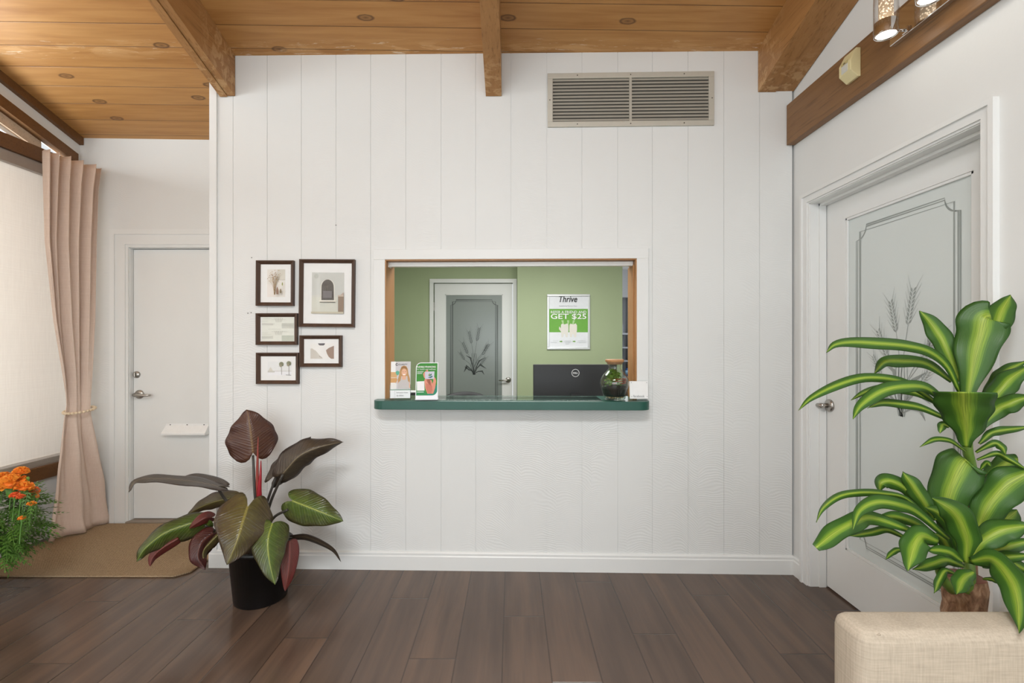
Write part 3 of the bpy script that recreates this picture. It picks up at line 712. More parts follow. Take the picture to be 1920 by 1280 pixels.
# ---------------------------------------------------------------- motion detector and wall lamp on the header
s0,z0=FRt.pix(1601,126,-.05)
Dt=thing('motion_detector','cream plastic motion detector on the brown board of the side wall','sensor',FRt,(s0,-.0462,z0-.06))
mb=MB(); w=.038
pf=[(0,0),(-.012,0),(-.046,.03),(-.046,.078),(-.02,.128),(0,.128)]
mb.prism(pf,-w,w,'yz',bev=.0025); mb.build('housing',plain((220,208,160),.5),Dt)
mb=MB(); mb.box((-.02,-.0475,.034),(.02,-.045,.070),bev=.001); mb.build('lens',plain((206,206,198),.3),Dt,label='pale grey lens')
mb=MB(); mb.box((-.02,-.0478,.0705),(.02,-.0455,.083)); mb.box((-.006,-.0485,.074),(.006,-.047,.078),mi=1); mb.build('status_window',[plain((190,176,124),.4),plain((60,50,40),.5)],Dt)
ls,lz0=FRt.pix(1668,88,-.07)
L=thing('wall_lamp','chrome wall lamp with bubbled crystal tubes on the brown board of the side wall','lamp',FRt,(ls,-.0462,lz0))
mb=MB(); mb.box((0,-.024,0),(.60,0,.115),bev=.002); mb.build('back_plate',M['chrome'],L)
crystal=NT('bubbled_crystal'); o=crystal.obj(); vo=crystal.new('ShaderNodeTexVoronoi'); vo.inputs['Scale'].default_value=110.; crystal.l(o,vo.inputs['Vector'])
kk=crystal.ramp(vo.outputs['Distance'],[(0.,1.),(.28,.75),(.42,.0)]); crystal.col(crystal.mix(kk,srgb(176,150,120),srgb(252,240,220)))
crystal.b.inputs['Emission Color'].default_value=(1,.8,.55,1); crystal.l(crystal.math('ADD',crystal.math('MULTIPLY',kk,.9),.15),crystal.b.inputs['Emission Strength']); crystal.set(Roughness=.1); crystal.bump(kk,.5,.003)
em=m_emit('lit_bulb',(1.,.93,.82),14.)
for k in range(3):
    cs=.0845+.193*k; cd=-.105
    mb=MB(); mb.tube([(cs,-.022,.012),(cs,cd+.02,.012)],.006,10); mb.box((cs-.012,-.034,.0),(cs+.012,-.024,.024),bev=.002); mb.build('lamp_arm',M['chrome'],L)
    mb=MB(); mb.lathe([(.039,-.008),(.039,.042),(.034,.042),(.034,-.008),(.039,-.008)],(cs,cd,0),28); mb.build('chrome_cup',M['chrome'],L)
    mb=MB(); mb.lathe([(.0,-.004),(.033,-.004),(.033,.0),(0,0)],(cs,cd,0),28); mb.build('bulb',em,L)
    mb=MB(); mb.lathe([(.024,.035),(.024,.155),(0,.155)],(cs,cd,0),24); mb.build('crystal_rod',crystal.m,L)
    mb=MB(); mb.lathe([(.0405,-.006),(.0405,.18),(.0385,.18),(.0385,-.006),(.0405,-.006)],(cs,cd,0),28); mb.build('glass_tube',M['glass'],L)
# ---------------------------------------------------------------- things on the counter
def PW(px,Y): return (px-CX)/F*Y
# brochure holder
def tilt_thing(name,label,cat,px,Y,z,rz,rx):
    t=thing(name,label,cat,None,(PW(px,Y),Y,z)); t.rotation_euler=(rx,0,rz); return t
CZ=cz+.0047
t=tilt_thing('brochure_stand','clear brochure stand with a smiling blonde woman, left end of the green counter','brochure',751,2.70,CZ+.001,.10,0)
mb=MB(); bw=.058
mb.box((-bw,-.022,0),(bw,.03,.003)); mb.box((-bw,-.022,0),(bw,-.0195,.06)); mb.box((-bw,-.022,0),(-bw+.002,.004,.08)); mb.box((bw-.002,-.022,0),(bw,.004,.08)); 
mb.prism([(.0,.003),(.0025,.003),(.0285,.17),(.026,.17)],-bw,bw,'yz'); mb.build('acrylic_holder',M['acryl'],t)
br=bpy.data.objects.new('brochure',None)
mb=MB(); mb.box((-.055,0,0),(.055,.006,.208),bev=.0005); B=mb.build('brochure',plain((236,236,234),.6),t); B.location=(0,-.014,.004); B.rotation_euler=(-.14,0,0)
def u(x,z): return (-.055+.11*x,.208*z)
hair=(190,148,98); skin=(226,178,148)
sh_=[([u(0,0),u(1,0),u(1,1),u(0,1)],(238,238,236)),([u(.24,.23),u(1,.23),u(1,1),u(.24,1)],(206,204,206)),
 ([u(0,.56),u(.3,.56),u(.34,.66),u(.3,.71),u(0,.71)],(214,172,120)),([u(0,.42),u(.28,.42),u(.34,.5),u(.3,.55),u(0,.55)],(208,160,104)),([u(0,.24),u(.3,.24),u(.3,.4),u(0,.4)],(232,230,226)),
 ([u(.24,.72),u(.34,.75),u(.44,.72),u(.42,.65),u(.34,.62),u(.27,.65)],(98,178,152)),
 ([u(.34,.42),u(.44,.3),u(.5,.5),u(.4,.56)],skin),([u(.94,.5),u(1,.35),u(1,.26),u(.92,.3),u(.88,.45)],skin),
 ([u(.36,.25),u(.38,.42),u(.44,.54),u(.6,.6),u(.78,.6),u(.9,.52),u(.94,.4),u(.94,.25)],(196,192,190)),
 ([u(.36,.5),u(.4,.42),u(.5,.48),u(.54,.6),u(.84,.6),u(.88,.46),u(.98,.42),u(.98,.52),u(.9,.66),u(.86,.8),u(.78,.87),u(.66,.89),u(.54,.86),u(.46,.76),u(.42,.62)],hair),
 ([u(.58,.5),u(.76,.5),u(.8,.6),u(.56,.6)],skin),
 (circ(u(.68,.7)[0],u(.68,.7)[1],.0165,18,sx=.9,sz=1.25),skin),
 ([u(.5,.74),u(.54,.84),u(.66,.87),u(.8,.84),u(.84,.74),u(.78,.8),u(.66,.82),u(.56,.8)],(150,108,70)),
 (circ(u(.62,.71)[0],u(.62,.72)[1],.0016,8),(70,50,40)),(circ(u(.74,.71)[0],u(.74,.72)[1],.0016,8),(70,50,40)),
 ([u(.6,.655),u(.76,.655),u(.72,.63),u(.64,.63)],(250,246,242)),
 ([u(0,.215),u(1,.215),u(1,.235),u(0,.235)],(90,140,104)),([u(0,0),u(1,0),u(1,.215),u(0,.215)],(240,240,240)),([u(.22,0),u(.235,0),u(.235,.215),u(.22,.215)],(200,200,200))]
art('printed_cover',B,sh_,0.,.00015)
dk=plain((52,52,56),.7); wh=plain((246,246,244),.7)
text('lettering','CLARITY',B,.0125,.187,-.0035,W=.05,Hh=.008,mat=dk); 
mb=MB(); strip2d(mb,[(-.022+.006*math.cos(a),.191+.006*math.sin(a)) for a in [.7+5*k/10 for k in range(11)]],.0028,-.0035); mb.build('logo_ring',dk,B,fix=False)
text('lettering',"It's your time",B,-.02,.026,-.0035,W=.062,Hh=.009,mat=dk,align='LEFT',bold=.01); text('lettering','to shine',B,-.02,.011,-.0035,W=.038,Hh=.008,mat=dk,align='LEFT',bold=.01)
# green financing sign
t=tilt_thing('counter_sign','green tilted counter sign with a hand holding a white card, beside the brochure stand','sign',799,2.665,CZ+.001,.08,0)
mb=MB(); mb.prism([(-.03,0),(.045,0),(.045,.003),(-.03,.003)],-.058,.066,'yz'); mb.build('sign_foot',plain((222,224,230),.3),t)
mb=MB(); mb.box((-.056,0,0),(.066,.004,.03)); 
pts=[(-.058,0),(.066,0),(.066,.205),(-.028,.205)]+[(-.028-.03*math.sin(a),.175+.03*math.cos(a)) for a in [PI/2*k/6 for k in range(1,7)]]
mb=MB(); mb.prism(pts,0,.004,'xz'); Bd=mb.build('sign_panel',plain((232,234,238),.35),t); Bd.location=(0,-.015,.003); Bd.rotation_euler=(-.15,.0,0)
g1=(64,142,56)
pg=[(-.054,.02),(.03,.02)]+[(.034+.028*math.sin(a),.048-.028*math.cos(a)) for a in [PI/2*k/6 for k in range(1,7)]]+[(.062,.201),(-.028,.201)]+[(-.028-.026*math.sin(a),.175+.026*math.cos(a)) for a in [PI/2*k/6 for k in range(1,7)]]
sk=(224,150,126); sk2=(206,126,104)
shp=[(pg,g1),([(.0,.02),(.034,.02),(.055,.03),(.062,.048),(.062,.08),(.02,.06)],(44,136,112)),([(-.054,.02),(.01,.02),(-.01,.05),(-.054,.04)],(52,140,84)),
 ([(.008,.03),(.04,.03),(.05,.06),(.056,.1),(.052,.115),(.044,.125),(.038,.118),(.04,.1),(.034,.085),(.03,.105),(0,.11),(-.012,.12),(-.018,.14),(-.012,.15),(-.002,.148),(0,.16),(.008,.165),(.012,.15),(-.004,.12),(-.01,.105),(-.008,.085),(-.004,.06)],sk),
 ([(.01,.032),(.03,.032),(.034,.07),(.0,.09),(.0,.06)],sk2),
 ([(-.006,.112),(.044,.112),(.046,.155),(-.008,.153)],(206,206,220)),
 ([(.02,.147),(.011,.132),(.02,.13)],(130,160,60)),([(.03,.144),(.012,.127),(.03,.132)],(40,120,90)),([(.036,.13),(.008,.12),(.024,.118),(.034,.122)],(30,100,110)),
 ([(-.05,.047),(-.008,.047),(-.01,.1),(-.052,.098)],(240,240,240)),([(-.05,.041),(-.012,.041),(-.012,.037),(-.05,.037)],(216,232,220)),
 ([(.018,.198),(.058,.198),(.058,.193),(.018,.193)],g1)]
art('printed_face',Bd,shp,0.,.00012)
text('lettering','FLEXIBLE FINANCING',Bd,0,.175,-.003,W=.105,Hh=.010,mat=wh,bold=.02); text('lettering','for health and wellness',Bd,0,.163,-.003,W=.105,Hh=.008,mat=wh)
for k,zz in enumerate((.154,.148,.142)):
    mb=MB(); strip2d(mb,[(-.05,zz),(-.015-.004*k,zz)],.002,-.003); mb.build('small_print',wh,Bd,fix=False)
# terrarium jar
jx,jy=PW(1152.5,2.70),2.70
t=thing('terrarium_jar','round glass jar terrarium with wooden lid, right end of the green counter','terrarium',None,(jx,jy,cz+.0008))
mb=MB()
outer=[(.0,0),(.052,0),(.060,.006),(.066,.03),(.076,.06),(.083,.09),(.080,.115),(.066,.14),(.048,.158),(.036,.172),(.034,.182),(.040,.2),(.050,.214)]
inner=[(r-.003,max(h_,.006)) for r,h_ in outer[::-1] if r>.004]+[(0,.006)]
mb.lathe(outer+inner,n=40); mb.build('glass_jar',M['jarglass'],t)
mb=MB(); mb.lathe([(.0,.20),(.040,.20),(.046,.212),(.052,.214),(.053,.224),(.050,.228),(0,.228)],n=32); mb.build('wooden_lid',m_beam('pale_lid_wood',(168,120,78),(200,152,106),'X'),t)
mb=MB(); mb.lathe([(0,.02),(.057,.02),(.064,.032),(.0725,.060),(.074,.072),(.05,.080),(.02,.084),(0,.082)],n=28); mb.build('soil',plain((24,22,20),.9),t)
mb=MB(); rnd=random.Random(5)
for k in range(130):
    a=rnd.uniform(0,2*PI); r_=rnd.uniform(.03,.052); mb.ball((r_*math.cos(a),r_*math.sin(a),rnd.uniform(.011,.02)),rnd.uniform(.003,.005),1,1,.8,mi=rnd.choice([0,0,1,2]),sub=1)
pb=mb.build('pebbles',[plain((206,172,120),.6),plain((150,108,66),.6),plain((226,214,190),.6)],t); pb['kind']='stuff'
mb=MB()
for k in range(420):
    a=rnd.uniform(0,2*PI); r_=rnd.uniform(0,.05)*rnd.uniform(.5,1); z_=rnd.uniform(.098,.172)-abs(r_)*.45; c=Vector((r_*math.cos(a)-.012,r_*math.sin(a),z_)); d=Vector((rnd.uniform(-1,1),rnd.uniform(-1,1),rnd.uniform(-.3,1))).normalized()*.011; n=d.cross(Vector((rnd.random(),rnd.random(),rnd.random()))).normalized()*.006
    mb.poly([c-d,c+n,c+d,c-n])
for k in range(8):
    a=k*.8; mb.tube([(.01*math.cos(a),.01*math.sin(a),.068),(.02*math.cos(a),.02*math.sin(a),.1),(.03*math.cos(a)-.01,.03*math.sin(a),.13)],.0012,5)
fo=mb.build('moss_leaves',plain((96,136,48),.6),t,fix=False); fo['kind']='stuff'
mb=MB()
for k in range(13):
    a=-2.0+k*.33; r_=.050; c=Vector((r_*math.cos(a)*.95+.006,-abs(r_*math.sin(a))*.95-.004,.09+.012*(k%3)))
    for j in range(6):
        b_=j*PI/3; d=Vector((math.cos(b_),math.sin(b_)*.5,.4)).normalized()*.015; n=Vector((-math.sin(b_),math.cos(b_),.2)).normalized()*.006
        mb.poly([c,c+d*.5+n,c+d,c+d*.5-n])
pl_=mb.build('red_plant',plain((186,92,66),.6),t,fix=False); pl_['kind']='stuff'
# card in acrylic stand
t=thing('acrylic_card_stand','small white square card in an acrylic stand, beside the jar at the counter end','sign',None,(PW(1196,2.655),2.655,cz+.0008)); t.rotation_euler=(0,0,-.03)
mb=MB(); mb.box((-.033,-.02,0),(.056,.035,.003)); mb.prism([(.012,.003),(.015,.003),(.030,.11),(.027,.11)],-.033,.056,'yz'); mb.build('acrylic_stand',M['acryl'],t)
mb=MB(); mb.box((-.049,-.0015,.0),(.054,.0,.098),bev=.0004); Cd=mb.build('card',plain((240,240,238),.5),t); Cd.location=(.006,.0105,.008); Cd.rotation_euler=(-.12,0,0)
text('lettering','facebook',Cd,.002,.008,-.0026,W=.062,Hh=.013,mat=plain((120,120,122),.7))
for x,z in ((-.038,.09),(.048,.09),(-.038,.012),(.048,.012)):
    mb=MB(); mb.poly([(p[0],-.0026,p[1]) for p in circ(x,z,.002,8)]); mb.build('corner_screw',plain((120,120,122),.6),Cd,fix=False)
# ---------------------------------------------------------------- office behind the opening
OY=5.56
FO=Fr((0,OY),0.); FP=Fr((0,5.36),0.)
x806,_=FO.pix(806,0); x969,_=FO.pix(969,0); dl,_=FO.pix(813,0); dr,_=FO.pix(962,0); dt=FO.pix(0,530)[1]
mb=MB(); mb.box((-1.60,0,0),(dl,.1,2.45)); mb.box((dr,0,0),(x969+.03,.1,2.45)); mb.box((dl,0,dt),(dr,.1,2.45)); struct('wall_office_back',mb,M['green'],FO,label='green office wall with a frosted glass door')
pr,_=FP.pix(1167,0); pl0,_=FP.pix(970,0)
mb=MB(); mb.box((pl0,0,0),(pr,.12,2.45)); mb.box((pl0,.12,0),(pl0+.02,.2,2.45)); struct('wall_office_right',mb,M['green'],FP,label='green office wall section carrying the poster')
mb=MB(); mb.box((-1.70,3.47,0),(-1.60,5.7,2.45)); struct('wall_office_left',mb,M['green'])
mb=MB(); mb.box((-1.595,2.95,2.4),(1.95,8.3,2.48)); struct('ceiling_office',mb,plain((206,206,202),.8))
mb=MB(); mb.box((-1.6,.0,0),(.1,.02,2.4)) if False else None
mb=MB(); mb.box((1.82,2.9,0),(1.95,8.3,2.45)); struct('wall_office_side',mb,plain((190,192,194),.7))
mb=MB(); mb.box((pr-.1,7.6,0),(1.95,7.7,2.45)); struct('wall_store_back',mb,plain((176,178,182),.7))
mb=MB(); mb.box((pr-.1,5.48,0),(pr-.02,7.6,2.45)); struct('wall_store_left',mb,plain((186,188,190),.7))
mb=MB(); mb.box((pr-.02,7.0,1.99),(1.82,7.1,2.4)); struct('trim_12',mb,plain((168,168,170),.6))
# rear door and casing
mb=MB(); c_=dl-x806
for a_,dd in ((c_,.02),(c_*.45,.012)):
    mb.box((dl-a_,-dd,0),(dl+.002,0,dt)); mb.box((dl-a_,-dd,dt-.002),(dr+a_,0,dt+a_)); mb.box((dr-.002,-dd,0),(dr+a_,0,dt))
struct('trim_13',mb,M['trim'],FO,label='white casing of the office door')
hx,hz=FO.pix(952,712,.02)
g0=FO.pix(833,0)[0]-dl; g1_=FO.pix(942,0)[0]-dl
D3=glassdoor('door_3','white office door with grey frosted glass etched with wheat, seen through the reception opening',FO,dl+.006,.02,dr-dl-.012,dt-.008,g0,g1_,.25,FO.pix(0,551)[1],(hx-dl,hz,-1),(M['frost2'],plain((64,70,68),.5)),.94,.6)
mb=MB(); zz=FO.pix(0,575)[1]; mb.box((-.012,-.03,zz-.05),(.004,-.02,zz+.05)); mb.build('hinge',M['nickel'],D3)
# poster
xa,z1=FP.pix(1025.5,551.5); xb,z0=FP.pix(1106,655); w=xb-xa; h=z1-z0
t=thing('wall_poster','silver framed referral poster with a green band on the green wall','poster',FP,(xa,0,z0))
mb=MB(); e=.025
for q in ((0,w,0,e),(0,w,h-e,h),(0,e,e,h-e),(w-e,w,e,h-e)): mb.box((q[0],-.02,q[2]),(q[1],0,q[3]),bev=.004)
mb.build('poster_frame',plain((214,216,216),.3,.5),t)
def v(x,y): return (e+(w-2*e)*x,h-e-(h-2*e)*y)
gg=(112,172,72)
def tooth(cx,s): return [v(cx-.095*s,.56),v(cx-.07,.535),v(cx,.55),v(cx+.07,.53),v(cx+.1,.57),v(cx+.1,.66),v(cx+.075,.8),v(cx+.03,.8),v(cx+.01,.74),v(cx-.02,.74),v(cx-.035,.8),v(cx-.08,.8),v(cx-.1,.66)]
shp=[([v(0,0),v(1,0),v(1,1),v(0,1)],(230,232,236)),([v(0,.245),v(1,.245),v(1,.705),v(0,.705)],gg)]
for (x_,dx) in ((.37,-.03),(.49,0),(.61,.03)): shp.append(([v(x_-.012,.56),v(x_+dx-.03,.47),v(x_+dx+.03,.47),v(x_+.012,.56)],(176,208,150)))
shp+=[([v(.31,.63),v(.26,.59),v(.25,.64),v(.3,.69)],(222,218,208)),(tooth(.4,1.),(226,222,214)),(tooth(.62,1.),(230,224,214))]
for x_ in (.27,.61): shp.append(([v(x_,.875),v(x_+.045,.875),v(x_+.045,.865),v(x_+.075,.885),v(x_+.045,.905),v(x_+.045,.895),v(x_,.895)],(110,160,60)))
for (a_,b_,y_) in ((.1,.24,.87),(.04,.2,.9),(.4,.56,.865),(.38,.58,.885),(.4,.55,.905),(.42,.52,.93),(.74,.94,.87),(.72,.96,.9)): shp.append(([v(a_,y_),v(b_,y_),v(b_,y_+.006),v(a_,y_+.006)],(200,204,206)))
art('poster_print',t,shp,-.008,.0003)
bk=plain((40,40,40),.7)
a_=v(.49,.115); text('lettering','Thrive',t,a_[0],a_[1],-.0145,W=.205,Hh=.072,mat=bk,shear=.25,bold=.012)
a_=v(.49,.2); text('lettering','Redefining Patient Care',t,a_[0],a_[1],-.0145,W=.2,Hh=.012,mat=plain((110,110,110),.7))
a_=v(.5,.335); text('lettering','REFER A FRIEND AND',t,a_[0],a_[1],-.0145,W=.40,Hh=.03,mat=wh,bold=.005)
a_=v(.5,.46); text('lettering','GET $25',t,a_[0],a_[1],-.0145,W=.40,Hh=.068,mat=wh,bold=.012)
# desk, monitor, chair, device
t=thing('office_desk','pale office desk behind the reception counter, mostly hidden','desk',None,(0,3.35,0))
mb=MB(); mb.box((-1.2,-.35,.72),(1.3,.35,.75),bev=.003); mb.build('desk_top',plain((206,204,198),.5),t)
for x_ in (-1.15,1.25):
    mb=MB(); mb.box((x_-.02,-.33,0),(x_+.02,.33,.72)); mb.build('side_panel',plain((206,204,198),.5),t)
MY=3.30; a_=P3(1000,683,MY); b_=P3(1157,683,MY); mw=b_.x-a_.x; mx=(a_.x+b_.x)/2
t=thing('computer_monitor','black computer monitor seen from behind on the office desk','monitor',None,(mx,MY,.7505))
mb=MB(); tz=a_.z-.7505; mb.box((-mw/2,0,tz-.35),(mw/2,.035,tz),bev=.004); mb.build('monitor_back',plain((26,26,28),.42),t)
mb=MB(); mb.box((-.03,.0,.02),(.03,-.02,tz-.2)); mb.build('monitor_stand',plain((24,24,26),.45),t)
mb=MB(); mb.box((-.11,-.08,0),(.11,.12,.012),bev=.003); mb.build('monitor_foot',plain((24,24,26),.45),t)
lx_=PW(1079,MY)-mx; lz_2=P3(1079,699,MY).z-.7505
mb=MB(); strip2d(mb,[(lx_+.0255*math.cos(q*PI/16),lz_2+.0255*math.sin(q*PI/16)) for q in range(32)],.0035,-.0006,closed=True); sv=plain((216,216,216),.35); mb.build('logo_ring',sv,t,fix=False)
text('lettering','DELL',t,lx_,lz_2-.006,-.0006,W=.034,Hh=.012,mat=sv,bold=.03)
t=thing('office_chair','black curved back of an office chair behind the reception counter','chair',None,(PW(872,4.05),4.05,0))
bt=P3(872,735,4.05).z
mb=MB(); top=[]; n=16
rows=[]
for i in range(9):
    zf=i/8; row=[]
    for k in range(n+1):
        x_=-1+2*k/n; hw_=.178*(1-.0*zf); zt=bt-.035*abs(x_)**2.4-.40*(1-zf)*(1-.0*abs(x_)); row.append(mb.bm.verts.new((x_*hw_*(1-.15*(1-zf)**2),.05-.05*x_*x_,zt)))
    rows.append(row)
for r1,r2 in zip(rows,rows[1:]):
    for k in range(n): f_=mb.bm.faces.new((r1[k],r1[k+1],r2[k+1],r2[k])); f_.smooth=True
bo=mb.build('backrest',plain((22,22,24),.6),t); md=bo.modifiers.new('s','SOLIDIFY'); md.thickness=.035
mb=MB(); mb.box((-.22,.08,.45),(.22,.52,.52),bev=.03,seg=3); mb.build('seat',plain((24,24,26),.7),t)
mb=MB(); mb.tube([(0,.3,.08),(0,.3,.46)],.025,12); mb.tube([(0,.09,.47),(0,.07,.62)],.018,8); mb.build('gas_lift',plain((40,40,42),.4),t)
for k in range(5):
    q=2*PI*k/5; mb=MB(); mb.tube([(0,.3,.09),(.26*math.cos(q),.3+.26*math.sin(q),.055)],[.022,.013],8); mb.build('base_arm',plain((30,30,32),.5),t)
    mb=MB(); mb.lathe([(0,-.012),(.025,-.012),(.025,.012),(0,.012)],(.26*math.cos(q),.3+.26*math.sin(q),.025),14,'X'); mb.build('caster',plain((20,20,20),.5),t)
a_=P3(769,733,3.2); b_=P3(782,760,3.2)
t=thing('desk_telephone','small black device with a white top edge on the desk, between the two signs','device',None,((a_.x+b_.x)/2-.03,3.2,.7505))
mb=MB(); mb.box((-.07,-.03,0),(.07,.05,a_.z-.7505-.008),bev=.004); mb.build('body',plain((30,30,30),.5),t)
mb=MB(); mb.box((-.07,-.03,a_.z-.7505-.0078),(.07,.05,a_.z-.7505),bev=.002); mb.build('top_cover',plain((220,220,220),.5),t,label='white top edge')
# store room shelves and bottle
SY=6.9
t=thing('wall_shelf','grey wall shelving in the room beyond the green wall','shelf',None,(pr+.22,SY,0))
gs_=plain((168,170,176),.5)
for yy in (624,650,675,706):
    z_=P3(0,yy,SY).z; mb=MB(); mb.box((-.22,0,z_-.025),(.23,.3,z_),bev=.002); mb.build('shelf_board',gs_,t)
mb=MB(); mb.box((-.22,.3,.0),(.23,.32,1.6)); mb.build('back_panel',plain((160,163,170),.6),t)
bz_=P3(0,706,SY).z+.0005
t=thing('bottle','blue bottle with a dark pump on the grey shelves beyond the green wall','bottle',None,(PW(1176.5,SY+.05),SY+.05,bz_))
mb=MB(); mb.lathe([(0,0),(.028,0),(.03,.01),(.03,.1),(.02,.12),(.012,.125),(0,.125)],n=20); mb.build('bottle_body',plain((40,84,140),.3),t)
mb=MB(); mb.lathe([(.0302,.03),(.0306,.03),(.0306,.09),(.0302,.09),(.0302,.03)],n=20); mb.build('bottle_label',plain((150,190,216),.6),t)
mb=MB(); mb.lathe([(0,.125),(.012,.125),(.012,.15),(.004,.15),(.004,.17),(0,.17)],n=14); mb.tube([(0,0,.168),(-.025,0,.166)],.004,6); mb.build('pump',plain((60,50,50),.5),t)
# ---------------------------------------------------------------- entrance mat
mx0,mx1,my0,my1=-3.06,-1.826,2.645,3.42
mb=MB(); c=.06; hx_=(mx1-mx0)/2; hy_=(my1-my0)/2
mb.prism([(-hx_,-hy_),(hx_-c,-hy_),(hx_,-hy_+c*.9),(hx_,hy_),(-hx_,hy_)],.0,.010,'xy',bev=.003)
o=mb.build('entrance_mat',M['mat'],None,((mx0+mx1)/2,(my0+my1)/2,.0005)); tag(o,'brown ribbed entrance mat on the dark floor by the entry door','mat')
# ---------------------------------------------------------------- curtain
def interp(tab,y):
    for (a,b) in zip(tab,tab[1:]):
        if y<=b[0]:
            f=(y-a[0])/(b[0]-a[0]); return a[1]+(b[1]-a[1])*max(0,f)
    return tab[-1][1]
Lt=[(283,82),(450,83),(600,97),(700,113),(755,121),(767,122),(780,119),(830,110),(900,102),(960,94),(1013,85)]
Rt=[(320,190),(360,184),(450,180),(600,176),(700,170),(755,168),(767,168),(780,170),(830,178),(900,190),(960,197),(990,206)]
XW=-3.0
cur=thing('curtain','dusty pink curtain gathered by a beaded tieback beside the left window','curtain',None,(-2.98,3.25,0))
mb=MB(); nz=64; nx=150; rows=[]
zt=2.545; 
for i in range(nz+1):
    f=i/nz; row=[]
    zL=zt+.0-(zt-.030)*f; 
    yl=interp(Lt,645-(zL-H)*F/3.06); 
    zR=2.556-(2.556-.012)*f; yr=interp(Rt,645-(zR-H)*F/3.41)
    ft=(zt-.90-(zt-.90-0))*0
    zrow=(zL+zR)/2
    tie=math.exp(-((zrow-.855)/.16)**2)
    lower=max(0.,min(1.,(.8-zrow)/.8)); up=max(0.,min(1.,(zrow-.9)/1.6))
    for k in range(nx+1):
        g=k/nx
        XL=XW; XR=-2.93
        Yl=F*XL/(yl-CX); Yr=F*XR/(yr-CX)
        amp=.030*(1-tie)+.012*tie
        # flat-faced pleats: width shrinks toward the far edge
        gp=g**.8
        ph=gp*2*PI*5.0
        w_=math.tanh(2.6*math.sin(ph))*up+ (math.sin(ph*.42+.9)*.7+.25*math.sin(ph*.9+zrow*1.2))*(1-up)
        x=XL+(XR-XL)*g+amp*w_+.035*lower*math.sin(g*PI)+.006*math.sin(zrow*9+g*17)*lower+.004*math.sin(zrow*23+g*31)*lower
        y=Yl+(Yr-Yl)*g + .012*math.cos(ph)*up*(1 if 0<k<nx else 0)
        z=zL+(zR-zL)*g
        if f==0: z+=.006*math.sin(ph)
        x=max(x,-3.085); y=min(y,3.435)
        row.append(mb.bm.verts.new((x+2.98,y-3.25,max(z,.013))))
    rows.append(row)
for A,B in zip(rows,rows[1:]):
    for k in range(nx):
        f_=mb.bm.faces.new((A[k],A[k+1],B[k+1],B[k])); f_.smooth=True
co=mb.build('curtain_fabric',M['curtain'],cur,fix=False); md=co.modifiers.new('s','SOLIDIFY'); md.thickness=.003; md.offset=0
tie=thing('curtain_tieback','string of small pale wooden beads tied around the pink curtain','tieback',None,(-2.965,3.26,.86))
bead=None; n=26
for k in range(n):
    a=2*PI*k/n; p=Vector((.075*math.cos(a)*1.0,.088*math.sin(a)-.005,-.012+.012*math.sin(a)))
    if bead is None:
        mb=MB(); mb.ball((0,0,0),.0098,1,1,1,sub=2); bead=mb.build('bead',plain((226,206,176),.5),tie); bead.location=p
    else:
        b_=bead.copy(); COL.objects.link(b_); b_.parent=tie; b_.location=p
